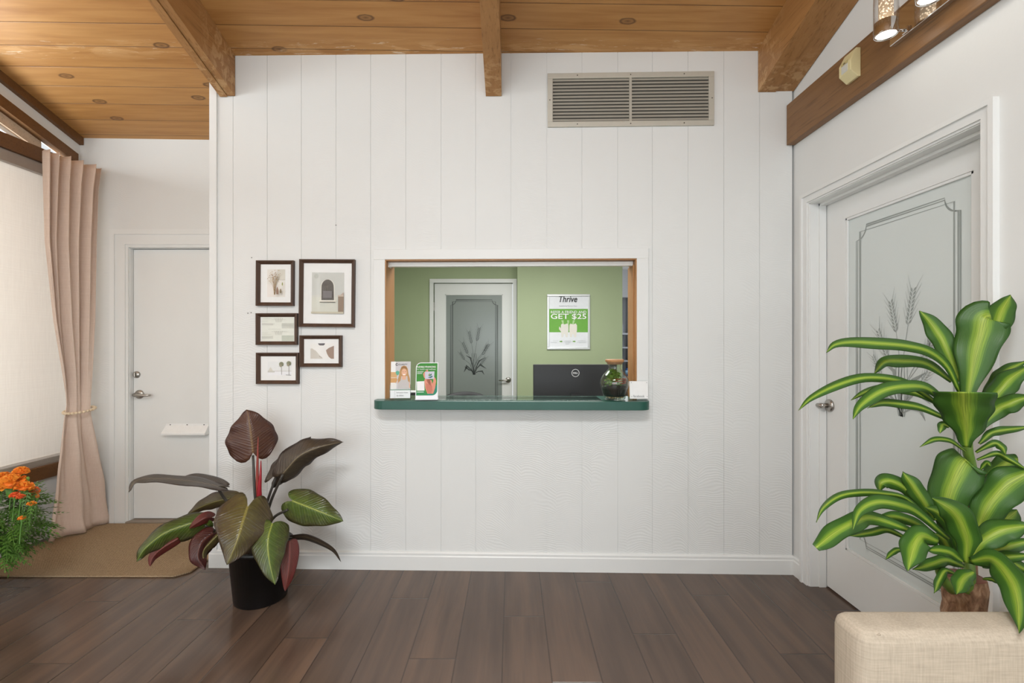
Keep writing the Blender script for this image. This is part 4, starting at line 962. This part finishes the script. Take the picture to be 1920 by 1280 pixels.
# ---------------------------------------------------------------- leaf builder
def cat(P,n):
    P=[Vector(p) for p in P]; Q=[P[0]*2-P[1]]+P+[P[-1]*2-P[-2]]; out=[]
    m=len(P)-1
    for i in range(n+1):
        t=i/n*m; k=min(int(t),m-1); f=t-k; a,b,c,d=Q[k:k+4]
        out.append(.5*((2*b)+(c-a)*f+(2*a-5*b+4*c-d)*f*f+(3*b-a-3*c+d)*f**3))
    return out
CAM=Vector((0,0,H))
def leaf(parent,base,pts,hw,mat,prof='strap',tl=35,tr=35,lobe=0.,wave=0.,name='leaf',label=None,n=22,m=5,under=None,curl=0.):
    """pts: (px,py,Y) along the midrib; hw visible half width (px) or (left,right); tl,tr tilt of each half away from the viewer"""
    sd_=pts[0][0]*.37; C=cat([P3(*p) for p in pts],n); mb=MB(); uvs=[]
    hl,hr=hw if isinstance(hw,tuple) else (hw,hw)
    rows=[]; uvr=[]; Bp=None; L=sum((b-a).length for a,b in zip(C,C[1:]))
    for i,p in enumerate(C):
        t=i/n; T=(C[min(i+1,n)]-C[max(i-1,0)]).normalized(); V=(p-CAM).normalized()
        B=T.cross(V)
        if Bp is not None and B.length<.25: B=B+Bp*.6
        B.normalize()
        if Bp is not None: B=(B+Bp*.35).normalized()
        Bp=B
        if prof=='strap': w=(.30+.70*math.sin(min(1,t/.55)*PI/2))*(1-max(0,(t-.55)/.45)**2.2)
        elif prof=='flare': w=.12+.88*math.sin(min(1,t/.9)*PI/2)**1.1
        elif prof=='blunt': w=(.22+.78*math.sin(min(1,t/.6)*PI/2))*(1-.55*max(0,(t-.75)/.25)**2)
        else: w=(math.sin(PI*min(1,(t*.86+.14))**.72))**.75*(1-.12*t); w=max(w,0) if t<1 else 0.
        if t>=1 and prof=='strap': w=.02
        row=[];ur=[]
        for k in range(-m,m+1):
            a=k/m; s=1 if a>=0 else -1; hh=(hr if s>0 else hl)*p.y/F; tt=math.radians(tr if s>0 else tl)
            d=abs(a)*w*hh
            N=B.cross(T)
            q=p+B*s*d+V*(d*math.tan(tt)) - V*(curl*d*abs(a))
            q=q+V*(wave*math.sin(t*PI*5+s*1.3+sd_)*abs(a)**2)+B*s*(wave*.45*math.sin(t*PI*6+s*2.+sd_)*abs(a))
            if lobe: q=q-T*(lobe*L*(1.15*math.sin(PI*abs(a)**.9)**.8+.15*abs(a))*(1-t)**6)
            if q.x>1.555: q.x=1.555+.1*(q.x-1.555)*0
            row.append(mb.bm.verts.new(q-base)); ur.append((.5+a*.5,t))
        rows.append(row); uvr.append(ur)
    uvl=mb.bm.loops.layers.uv.new('UVMap')
    for i in range(n):
        for k in range(2*m):
            try: f=mb.bm.faces.new((rows[i+1][k],rows[i+1][k+1],rows[i][k+1],rows[i][k]))
            except ValueError: continue
            f.smooth=True
            for lp,uvv in zip(f.loops,(uvr[i+1][k],uvr[i+1][k+1],uvr[i][k+1],uvr[i][k])): lp[uvl].uv=uvv
    o=mb.build(name,[mat,under or mat],parent,fix=False,label=label)
    md=o.modifiers.new('t','SOLIDIFY'); md.thickness=.0012; md.offset=1 if False else -1; md.material_offset=1 if under else 0
    return o
def stalk(parent,base,pts,r,mat,name='stem'):
    C=cat([P3(*p[:3]) for p in pts],12); mb=MB(); rr=[(r[0]+(r[1]-r[0])*i/12) for i in range(13)]
    mb.tube([c-base for c in C],rr,9); return mb.build(name,mat,parent)
def pot(parent,c,r0,r1,h,mat,soil=(52,40,30)):
    mb=MB(); mb.lathe([(0,0),(r0,0),(r0+.004,.006),(r1-.003,h-.03),(r1+.003,h-.03),(r1+.004,h),(r1-.004,h),(r1-.008,h-.03),(0,h-.035)],n=48); a=mb.build('pot',mat,parent)
    mb=MB(); mb.lathe([(r1-.012,h-.034),(r1*.5,h-.024),(0,h-.02)],n=30); b=mb.build('soil',plain(soil,1.),parent); b['kind']='stuff'
# ---------------------------------------------------------------- philodendron
def Z(zx,zy,Y): return (220+zx*.3281,740+zy*.3281,Y)
PY=2.44; pc=Vector((PW(489,PY),PY,0))
ph=thing('potted_philodendron','dark red and green broad-leaved plant in a black pot by the boarded wall','potted plant',None,pc)
pot(ph,pc,.120,.150,.285,plain((14,14,15),.38))
OL=m_phil('olive_leaf',(134,124,62),(84,76,40),(64,50,38)); GR=m_phil('green_leaf',(140,150,66),(72,92,32),(60,56,32)); BR=m_phil('burgundy_leaf',(118,88,50),(84,52,38),(70,42,34),.35)
DK=m_phil('dark_olive_leaf',(120,106,80),(66,56,44),(52,42,36),.3); RD=m_phil('red_leaf',(128,56,44),(92,44,38),(104,38,34),.35); MR=m_phil('deep_red_leaf',(96,48,32),(60,26,24),(72,30,26),.3)
st_=plain((58,54,48),.4); sr=plain((150,20,34),.35)
heart=P3(490,985,2.44)
def st(pts,r=(.009,.006),mat=st_): stalk(ph,pc,[(492,1010,2.44)]+pts,r,mat,'leaf_stalk')
st([Z(790,600,2.46),Z(775,345,2.50)]); st([Z(850,640,2.48),Z(905,470,2.5)]); st([Z(870,630,2.45),Z(945,455,2.42)])
st([Z(640,625,2.42),Z(568,524,2.385)]); st([Z(890,705,2.44),Z(975,655,2.42)]); st([Z(700,640,2.38),Z(735,645,2.30)])
st([Z(600,790,2.42),Z(500,745,2.36)]); st([Z(640,830,2.4),Z(560,800,2.34)]); st([Z(860,750,2.38),Z(880,742,2.32)]); st([Z(940,820,2.44),Z(1000,815,2.46)]); st([Z(640,700,2.44),Z(640,600,2.5)]); st([Z(700,780,2.46),Z(440,780,2.45)],(.008,.006)); st([Z(900,850,2.4),Z(975,840,2.36)])
lf=lambda *a,**k: leaf(ph,pc,*a,prof='heart',**k)
lf([Z(775,330,2.5),Z(765,240,2.50),Z(755,160,2.505),Z(742,84,2.52)],(46,44),BR,lobe=.16,tl=20,tr=25,wave=.008,under=RD)
lf([Z(905,455,2.5),Z(960,390,2.52),Z(1030,310,2.56),Z(1105,238,2.62)],(28,18),DK,lobe=.2,tl=40,tr=50,wave=.006,under=MR)
lf([Z(950,445,2.42),Z(1040,350,2.42),Z(1150,300,2.44),Z(1292,268,2.5)],(25,28),DK,lobe=.12,tl=45,tr=40,wave=.008,under=MR)
lf([Z(570,520,2.38),Z(420,492,2.33),Z(230,478,2.27),Z(110,490,2.23),Z(62,555,2.2)],(9,9),DK,lobe=.12,tl=68,tr=-68,wave=.006,under=MR)
lf([Z(600,520,2.45),Z(520,500,2.47),Z(440,475,2.5),Z(375,470,2.52)],(14,9),DK,lobe=.12,tl=60,tr=50,under=MR)
lf([Z(650,590,2.52),Z(560,610,2.53),Z(480,640,2.54),Z(402,682,2.55)],(18,13),OL,lobe=.15,tl=45,tr=40,wave=.004)
lf([Z(520,712,2.36),Z(400,740,2.31),Z(270,790,2.25),Z(165,870,2.2),Z(108,952,2.18)],(19,29),GR,lobe=.05,tl=45,tr=35,wave=.006,under=RD)
lf([Z(540,700,2.37),Z(500,705,2.33),Z(450,735,2.31),Z(410,765,2.31)],(12,11),RD,lobe=.15,tl=40,tr=50)
lf([Z(350,820,2.29),Z(262,872,2.25),Z(205,925,2.22),Z(186,982,2.2)],(12,11),RD,tl=50,tr=50)
lf([Z(545,790,2.32),Z(480,850,2.27),Z(462,930,2.24),Z(505,998,2.24)],(20,24),MR,lobe=.08,tl=35,tr=45,wave=.004,under=RD)
lf([Z(575,800,2.33),Z(525,850,2.30),Z(490,900,2.27),Z(500,990,2.25)],(13,12),OL,lobe=.05,tl=55,tr=45)
lf([Z(745,640,2.28),Z(715,730,2.22),Z(685,830,2.17),Z(628,972,2.13)],(50,52),OL,lobe=.22,tl=22,tr=22,wave=.006,n=30,m=7)
lf([Z(1000,605,2.42),Z(1090,640,2.40),Z(1190,680,2.39),Z(1292,722,2.4)],(36,30),GR,lobe=.12,tl=30,tr=22,wave=.004,m=7,under=BR)
lf([Z(885,735,2.30),Z(860,830,2.24),Z(868,950,2.2),Z(900,1085,2.18)],(30,38),GR,lobe=.05,tl=25,tr=25,wave=.004,m=7,under=RD)
lf([Z(985,835,2.34),Z(985,920,2.31),Z(975,1030,2.28),Z(958,1122,2.27)],(18,17),RD,lobe=.03,tl=30,tr=35)
lf([Z(1010,815,2.47),Z(1080,815,2.48),Z(1160,845,2.49),Z(1235,890,2.5),Z(1278,955,2.51)],(5,6),DK,lobe=.1,tl=72,tr=-50)
stalk(ph,pc,[Z(808,600,2.44),Z(800,480,2.44),Z(802,340,2.45),Z(805,240,2.46)],(.011,.0015),plain((140,52,40),.4),'leaf_sheath')
stalk(ph,pc,[Z(812,640,2.42),Z(812,540,2.42),Z(818,460,2.42),Z(821,375,2.43)],(.015,.002),sr,'leaf_sheath')
stalk(ph,pc,[(490,1065,2.44),(490,1020,2.44),(489,985,2.44)],(.028,.02),plain((66,58,40),.6),'crown')
# ---------------------------------------------------------------- dracaena
DYc=1.37; dc=Vector((PW(1812,DYc),DYc,0))
dr_=thing('potted_dracaena','tall variegated dracaena with yellow-green striped leaves on bare canes, behind the beige seat','potted plant',None,dc)
pot(dr_,dc,.125,.150,.30,plain((226,222,214),.5))
bark=NT('cane_bark'); o=bark.obj(); x,y,z=bark.xyz(o); g_=bark.noise(bark.comb(bark.math('MULTIPLY',x,30.),bark.math('MULTIPLY',y,30.),bark.math('MULTIPLY',z,14.)),2.,5,.6,.6)
bark.col(bark.ramp(g_,[(.3,srgb(96,66,46)),(.5,srgb(146,110,82)),(.7,srgb(186,152,122))])); bark.set(Roughness=.85); bark.bump(g_,.8,.008)
def cane(pts,r,name='cane'):
    C=cat([P3(*p) for p in pts],20); mb=MB(); mb.tube([c-dc for c in C],[r*(1+.05*math.sin(i*2.1)) for i in range(21)],18); return mb.build(name,bark.m,dr_)
cane([(1808,1460,1.36),(1808,1260,1.36),(1808,1080,1.36)],.050)
mb=MB(); mb.lathe([(.046,-.002),(.044,.002),(0,.004)],P3(1808,1080,1.36)-dc,20); mb.build('cane_cut',plain((120,70,52),.6),dr_)
cane([(1842,1440,1.44),(1815,1010,1.44),(1820,950,1.44),(1840,886,1.44)],.019)
gs2=plain((104,136,52),.45)
stalk(dr_,dc,[(1826,925,1.42),(1822,880,1.40),(1814,840,1.38),(1812,790,1.38)],(.014,.012),gs2,'green_stem')
stalk(dr_,dc,[(1786,1105,1.35),(1768,1085,1.33),(1756,1050,1.33)],(.014,.010),gs2,'green_stem')
stalk(dr_,dc,[(1812,1110,1.33),(1818,1080,1.33),(1816,1040,1.34)],(.016,.012),gs2,'green_stem')
DL=[
# upper crown
([(1800,735),(1776,687),(1742,659),(1703,649),(1652,644),(1600,641),(1566,646),(1549,660)],11,1.38,1.30,'strap',60,20),
([(1785,715),(1738,682),(1695,677),(1660,678),(1638,700)],12,1.40,1.42,'strap',55,20),
([(1780,772),(1720,730),(1678,712),(1622,708),(1566,723),(1523,745),(1497,769)],9,1.37,1.28,'strap',55,30),
([(1780,758),(1738,728),(1695,724),(1652,734),(1617,757),(1599,785)],13,1.35,1.24,'strap',40,20),
([(1780,768),(1720,738),(1673,729),(1630,732),(1595,750)],8,1.40,1.42,'strap',60,30),
([(1790,793),(1738,768),(1695,758),(1652,755),(1627,765)],8,1.36,1.30,'strap',60,40),
([(1800,715),(1776,657),(1755,618),(1725,582)],17,1.40,1.45,'strap',30,20),
([(1852,660),(1865,620),(1880,580),(1896,553)],20,1.43,1.47,'strap',30,30),
([(1815,745),(1826,678),(1838,627),(1846,596),(1858,592)],37,1.36,1.36,'blunt',18,18),
([(1832,790),(1867,742),(1893,712),(1930,685)],19,1.37,1.36,'strap',25,45),
([(1845,740),(1868,712),(1890,694),(1925,676)],12,1.43,1.44,'strap',40,40),
([(1828,810),(1867,770),(1897,755),(1940,740)],17,1.36,1.30,'strap',30,50),
([(1845,745),(1880,715),(1930,700)],16,1.44,1.44,'strap',30,40),
([(1836,832),(1858,812),(1885,806),(1935,800)],8,1.37,1.33,'strap',50,40),
([(1811,846),(1781,826),(1751,824),(1725,838)],5,1.36,1.30,'strap',50,40),
([(1830,848),(1862,831),(1878,838),(1886,852)],7,1.36,1.32,'strap',40,40),
([(1780,800),(1768,796),(1762,812)],7,1.37,1.36,'strap',30,30),
([(1812,838),(1812,800),(1808,765),(1806,735)],44,1.33,1.24,'flare',25,25),
# stem leaves
([(1832,862),(1868,850),(1894,862),(1925,880)],6,1.37,1.30,'strap',50,40),
([(1838,880),(1850,868),(1858,874)],5,1.37,1.34,'strap',40,40),
([(1838,905),(1870,880),(1895,866),(1935,858)],17,1.45,1.46,'strap',30,30),
# lower crown
([(1781,1020),(1776,950),(1789,900),(1806,868),(1812,862)],36,1.38,1.36,'blunt',20,25),
([(1828,1015),(1848,958),(1883,913),(1930,884)],30,1.34,1.30,'blunt',25,30),
([(1780,1010),(1722,962),(1687,946),(1644,941),(1613,956),(1599,992)],13,1.32,1.20,'strap',40,20),
([(1740,972),(1699,934),(1656,925),(1613,923),(1574,930),(1543,952),(1531,979)],7,1.34,1.26,'strap',60,40),
([(1755,975),(1735,945),(1711,909),(1692,884)],15,1.37,1.40,'strap',30,30),
([(1725,950),(1700,918),(1672,902),(1652,905),(1650,922)],14,1.40,1.42,'strap',50,30),
([(1720,1000),(1644,972),(1609,975),(1566,998),(1530,1026)],17,1.30,1.20,'blunt',30,20),
([(1705,1012),(1664,993),(1628,999),(1593,1005)],7,1.34,1.32,'strap',50,40),
([(1760,1008),(1714,979),(1675,968),(1640,972)],10,1.35,1.34,'strap',45,30),
([(1812,1055),(1812,1007),(1789,960),(1748,934)],24,1.28,1.22,'strap',30,20),
([(1820,1052),(1843,1014),(1883,993),(1935,985)],22,1.27,1.22,'strap',20,45),
([(1850,1012),(1880,980),(1908,956)],20,1.38,1.42,'strap',20,30),
([(1835,1042),(1879,1028),(1935,1012)],15,1.34,1.30,'strap',25,40),
([(1832,1050),(1871,1046),(1935,1040)],12,1.32,1.25,'strap',30,40),
([(1820,1052),(1858,1048),(1890,1078),(1908,1125),(1910,1186)],23,1.26,.985,'strap',25,30),
([(1760,1015),(1728,1005),(1712,1030),(1703,1070)],22,1.28,1.20,'strap',20,35),
([(1702,1030),(1679,1032),(1660,1048)],5,1.32,1.28,'strap',40,40),
([(1826,1072),(1806,1085),(1794,1114)],15,1.27,1.22,'strap',25,30),
([(1806,1053),(1777,1034),(1736,1030)],10,1.28,1.24,'strap',50,20),
([(1808,1062),(1775,1050),(1745,1058),(1712,1068)],11,1.32,1.30,'strap',40,40),
([(1800,1045),(1790,1000),(1765,965),(1735,950)],14,1.36,1.36,'strap',40,30),
([(1842,1085),(1860,1086),(1878,1096)],4,1.30,1.26,'strap',40,40),
([(1785,1040),(1768,1010),(1752,1000)],12,1.36,1.34,'strap',30,30),
([(1840,1060),(1885,1052),(1935,1075)],14,1.36,1.34,'strap',20,40),
([(1790,1075),(1772,1070),(1760,1090),(1752,1112)],7,1.30,1.27,'strap',40,40),
]
rnd=random.Random(11)
for pts,hw,y0,y1,pf,tl,tr in DL:
    n_=len(pts)-1; P_=[(p[0],p[1],y0+(y1-y0)*(i/n_)**1.2) for i,p in enumerate(pts)]
    leaf(dr_,dc,P_,hw,M['draca'],pf,tl=tl,tr=tr,wave=min(.006,.0002*hw),n=30,curl=.12)
# ---------------------------------------------------------------- beige seat in the foreground
sx0=PW(1556,1.10); 
sf=thing('upholstered_armchair','beige linen upholstered seat seen from behind in the lower right corner','chair',None,(sx0+.40,.75,0))
def rb(a,b,bev,name,mat=M['linen'],seg=5):
    mb=MB(); c0=(sx0+.40,.75,0); mb.box([p-q for p,q in zip(a,c0)],[p-q for p,q in zip(b,c0)],bev=bev,seg=seg); o=mb.build(name,mat,sf); return o
rb((sx0,1.0,.14),(sx0+.80,1.105,.690),.030,'backrest')
rb((sx0+.02,.36,.14),(sx0+.78,.995,.33),.02,'seat_base'); rb((sx0+.03,.34,.335),(sx0+.77,.99,.46),.04,'seat_cushion')
for (x_,y_) in ((.05,1.05),(.75,1.05),(.05,.42),(.75,.42)):
    mb=MB(); mb.lathe([(0,0),(.014,0),(.022,.14),(0,.14)],(sx0+x_-sx0-.40,y_-.75,0),16); mb.build('leg',M['framew'],sf)
mb=MB(); q=.0; xx=sx0-(sx0+.40)+.012; 
mb.tube([(xx,.9985-.75+.012,.16),(xx,.9985-.75+.012,.655),(xx+.012,.9985-.75+.012,.674),(xx+.035,.9985-.75+.012,.683)],.0022,6); mb.build('seam_piping',M['linen'],sf)
# ---------------------------------------------------------------- marigolds
MY0=2.38; mc=Vector((PW(-95,MY0),MY0,0))
mg=thing('potted_marigold','potted marigold with orange flowers and feathery green leaves at the left edge','potted plant',None,mc)
pot(mg,mc,.12,.15,.26,plain((150,84,54),.8))
leafm=NT('marigold_leaf'); leafm.col(leafm.mix(leafm.noise(leafm.obj(),9,3),srgb(44,86,28),srgb(98,138,50))); leafm.set(Roughness=.45,Specular_IOR_Level=.4)
rnd=random.Random(21); mb=MB()
def frond(c,d,L):
    d=d.normalized(); s=d.cross(Vector((rnd.uniform(-.3,.3),rnd.uniform(-.3,.3),1))).normalized(); nn=d.cross(s)
    pts=[c+d*L*f-Vector((0,0,1))*L*.35*f*f for f in (0,.25,.5,.75,1.)]
    for i,p in enumerate(pts):
        for sd in (-1,1):
            if i==4: e=d
            else: e=(d*.6+s*sd*.8).normalized()
            l=L*.42*(1-.45*abs(i/4-.4)); w=l*.2
            q=(e.cross(nn)).normalized()
            mb.poly([p,p+e*l*.4+q*w,p+e*l-Vector((0,0,l*.2)),p+e*l*.4-q*w])
            if i==4: break
    for a,b in zip(pts,pts[1:]): mb.poly([a-s*.0012,a+s*.0012,b+s*.0012,b-s*.0012])
for k in range(820):
    th=rnd.uniform(-PI,PI); el=rnd.uniform(-.9,1.1); R_=rnd.uniform(.55,1.)
    c=Vector((.11+.31*R_*math.cos(th)*math.cos(el),.24*R_*math.sin(th)*math.cos(el),.40+.19*R_*math.sin(el)))
    d=Vector((math.cos(th)*math.cos(el),math.sin(th)*math.cos(el),math.sin(el)*.6+rnd.uniform(-.4,.3)))
    frond(c,d,rnd.uniform(.05,.085))
for p_ in ((40,1010,.07),(60,965,.06),(68,930,.06),(30,1040,.07),(20,1020,.07),(50,990,.06),(10,985,.07),(36,960,.06),(70,945,.05),(22,1050,.06),(45,1035,.05)):
    for k in range(5):
        c=P3(p_[0]-12+rnd.uniform(-9,9),p_[1]-8+rnd.uniform(-10,10),2.3+rnd.uniform(-.06,.08))-mc
        frond(c,Vector((rnd.uniform(.0,1),rnd.uniform(-.6,.3),rnd.uniform(-1.,.2))),p_[2]*.9)
fo=mb.build('foliage',leafm.m,mg,fix=False); fo['kind']='stuff'
def flower(px,py,r,Y,cols,flat=.7,bud=False):
    c=P3(px,py,Y)-mc; R_=r*Y/F; mb=MB()
    mb.tube([c-Vector((.012,0,.12)),c-Vector((.004,0,.04)),c-Vector((0,0,R_*.3))],[.002,.0022,.003],6,mi=2)
    mb.lathe([(0.002,-R_*1.2),(R_*.35,-R_*.9),(R_*.4,-R_*.3),(0,-R_*.2)],c,10,mi=2)
    if bud: mb.ball(c,R_*.5,1,1,1.3,mi=0,sub=2)
    else:
        mb.ball(c,R_*.6,1,1,flat*.8,mi=1,sub=2)
        for k in range(int(70+R_*2500)):
            th=rnd.uniform(0,2*PI); ph_=rnd.uniform(-.35,PI/2); n=Vector((math.cos(th)*math.cos(ph_),math.sin(th)*math.cos(ph_),math.sin(ph_)*flat))
            p=c+n*R_*.62; d=(n+Vector((rnd.uniform(-.3,.3),rnd.uniform(-.3,.3),rnd.uniform(-.1,.3)))).normalized(); s=d.cross(Vector((rnd.uniform(-1,1),rnd.uniform(-1,1),.8))).normalized(); w=R_*.17; l=R_*.42
            mb.poly([p-s*w*.4,p+d*l-s*w,p+d*l*1.15,p+d*l+s*w,p+s*w*.4],mi=rnd.choice([0,0,1]))
    mb.build('flower_bud' if bud else 'flower',[plain(cols[0],.6),plain(cols[1],.6),plain((84,130,50),.5)],mg,fix=False)
Oc=((250,168,62),(242,134,40)); Rc=((242,128,66),(230,98,54)); 
for a in ((22,908,22,2.30,Oc),(39,885,12,2.34,Oc),(46,915,14,2.30,Oc),(57,923,13,2.36,Rc),(6,897,14,2.34,Oc),(28,929,8,2.26,Rc),(39,932,7,2.26,Rc),(59,945,7,2.26,Oc),(41,972,6,2.24,Oc),(-20,900,16,2.4,Oc),(-45,890,16,2.36,Oc)): flower(*a)
flower(52,897,6,2.33,((110,150,60),(110,150,60)),bud=True); flower(70,930,7,2.33,((190,110,40),(190,110,40)),bud=True)
# ---------------------------------------------------------------- small wall marks
mb=MB()
for px,py in ((472,483),(465,587),(471,586),(630,422)):
    s_,z_=FB.pix(px,py); mb.lathe([(.0028,-.0004),(.0028,-.0022),(0,-.003)],(s_,0,z_),8,'Y')
tag(mb.build('nail',plain((90,86,80),.5,.5),None,FB.loc(),FB.rot),'tiny nail heads left in the boarded wall beside the dark framed pictures','nail')
# ---------------------------------------------------------------- light
def area(name,loc,rot,sx,sy,p,c=(1,1,1)):
    l=bpy.data.lights.new(name,'AREA'); l.shape='RECTANGLE'; l.size=sx; l.size_y=sy; l.energy=p; l.color=c
    o=bpy.data.objects.new(name,l); COL.objects.link(o); o.location=loc; o.rotation_euler=rot; return o
area('front_fill_light',(-.75,BY+.02,1.5),(PI/2,0,0),4.2,2.3,104,(.91,.97,1.))  # added softbox-like fill behind the viewer, set in the rear opening
area('left_window_daylight',(-3.9,.9,1.6),(0,-PI/2,0),2.4,4.4,640,(.93,.98,1.))
area('room_fill_light',(-.4,-.6,3.2),(0,0,0),1.2,.6,120,(.93,.97,1.))  # added fill above and behind the viewer, no fixture modelled
area('office_fill_light',(.1,3.8,2.38),(0,0,0),1.6,.9,60,(1.,.99,.96))  # added fill to brighten the office, no fixture there
pl2=bpy.data.lights.new('store_fill_light','POINT'); pl2.energy=20; pl2.color=(.95,.98,1.); pl2.shadow_soft_size=.3; po2=bpy.data.objects.new('store_fill_light',pl2); COL.objects.link(po2); po2.location=(1.5,6.0,1.75)  # added point fill to lift the dark gap with the shelves
w=bpy.data.worlds.new('sky'); S.world=w; w.use_nodes=True; w.node_tree.nodes['Background'].inputs[0].default_value=(.93,.97,1.,1); w.node_tree.nodes['Background'].inputs[1].default_value=1.0
# ---------------------------------------------------------------- camera
cd=bpy.data.cameras.new('camera'); co_=bpy.data.objects.new('camera',cd); COL.objects.link(co_)
cd.sensor_width=36.; cd.lens=F/1920*36.; cd.shift_y=5./1920; cd.clip_start=.02; co_.location=(0,0,H); co_.rotation_euler=(PI/2,0,0); S.camera=co_
S.view_settings.view_transform='Standard'; S.view_settings.look='None'; S.view_settings.gamma=1.; S.view_settings.use_curve_mapping=False
S.view_settings.exposure=-.21
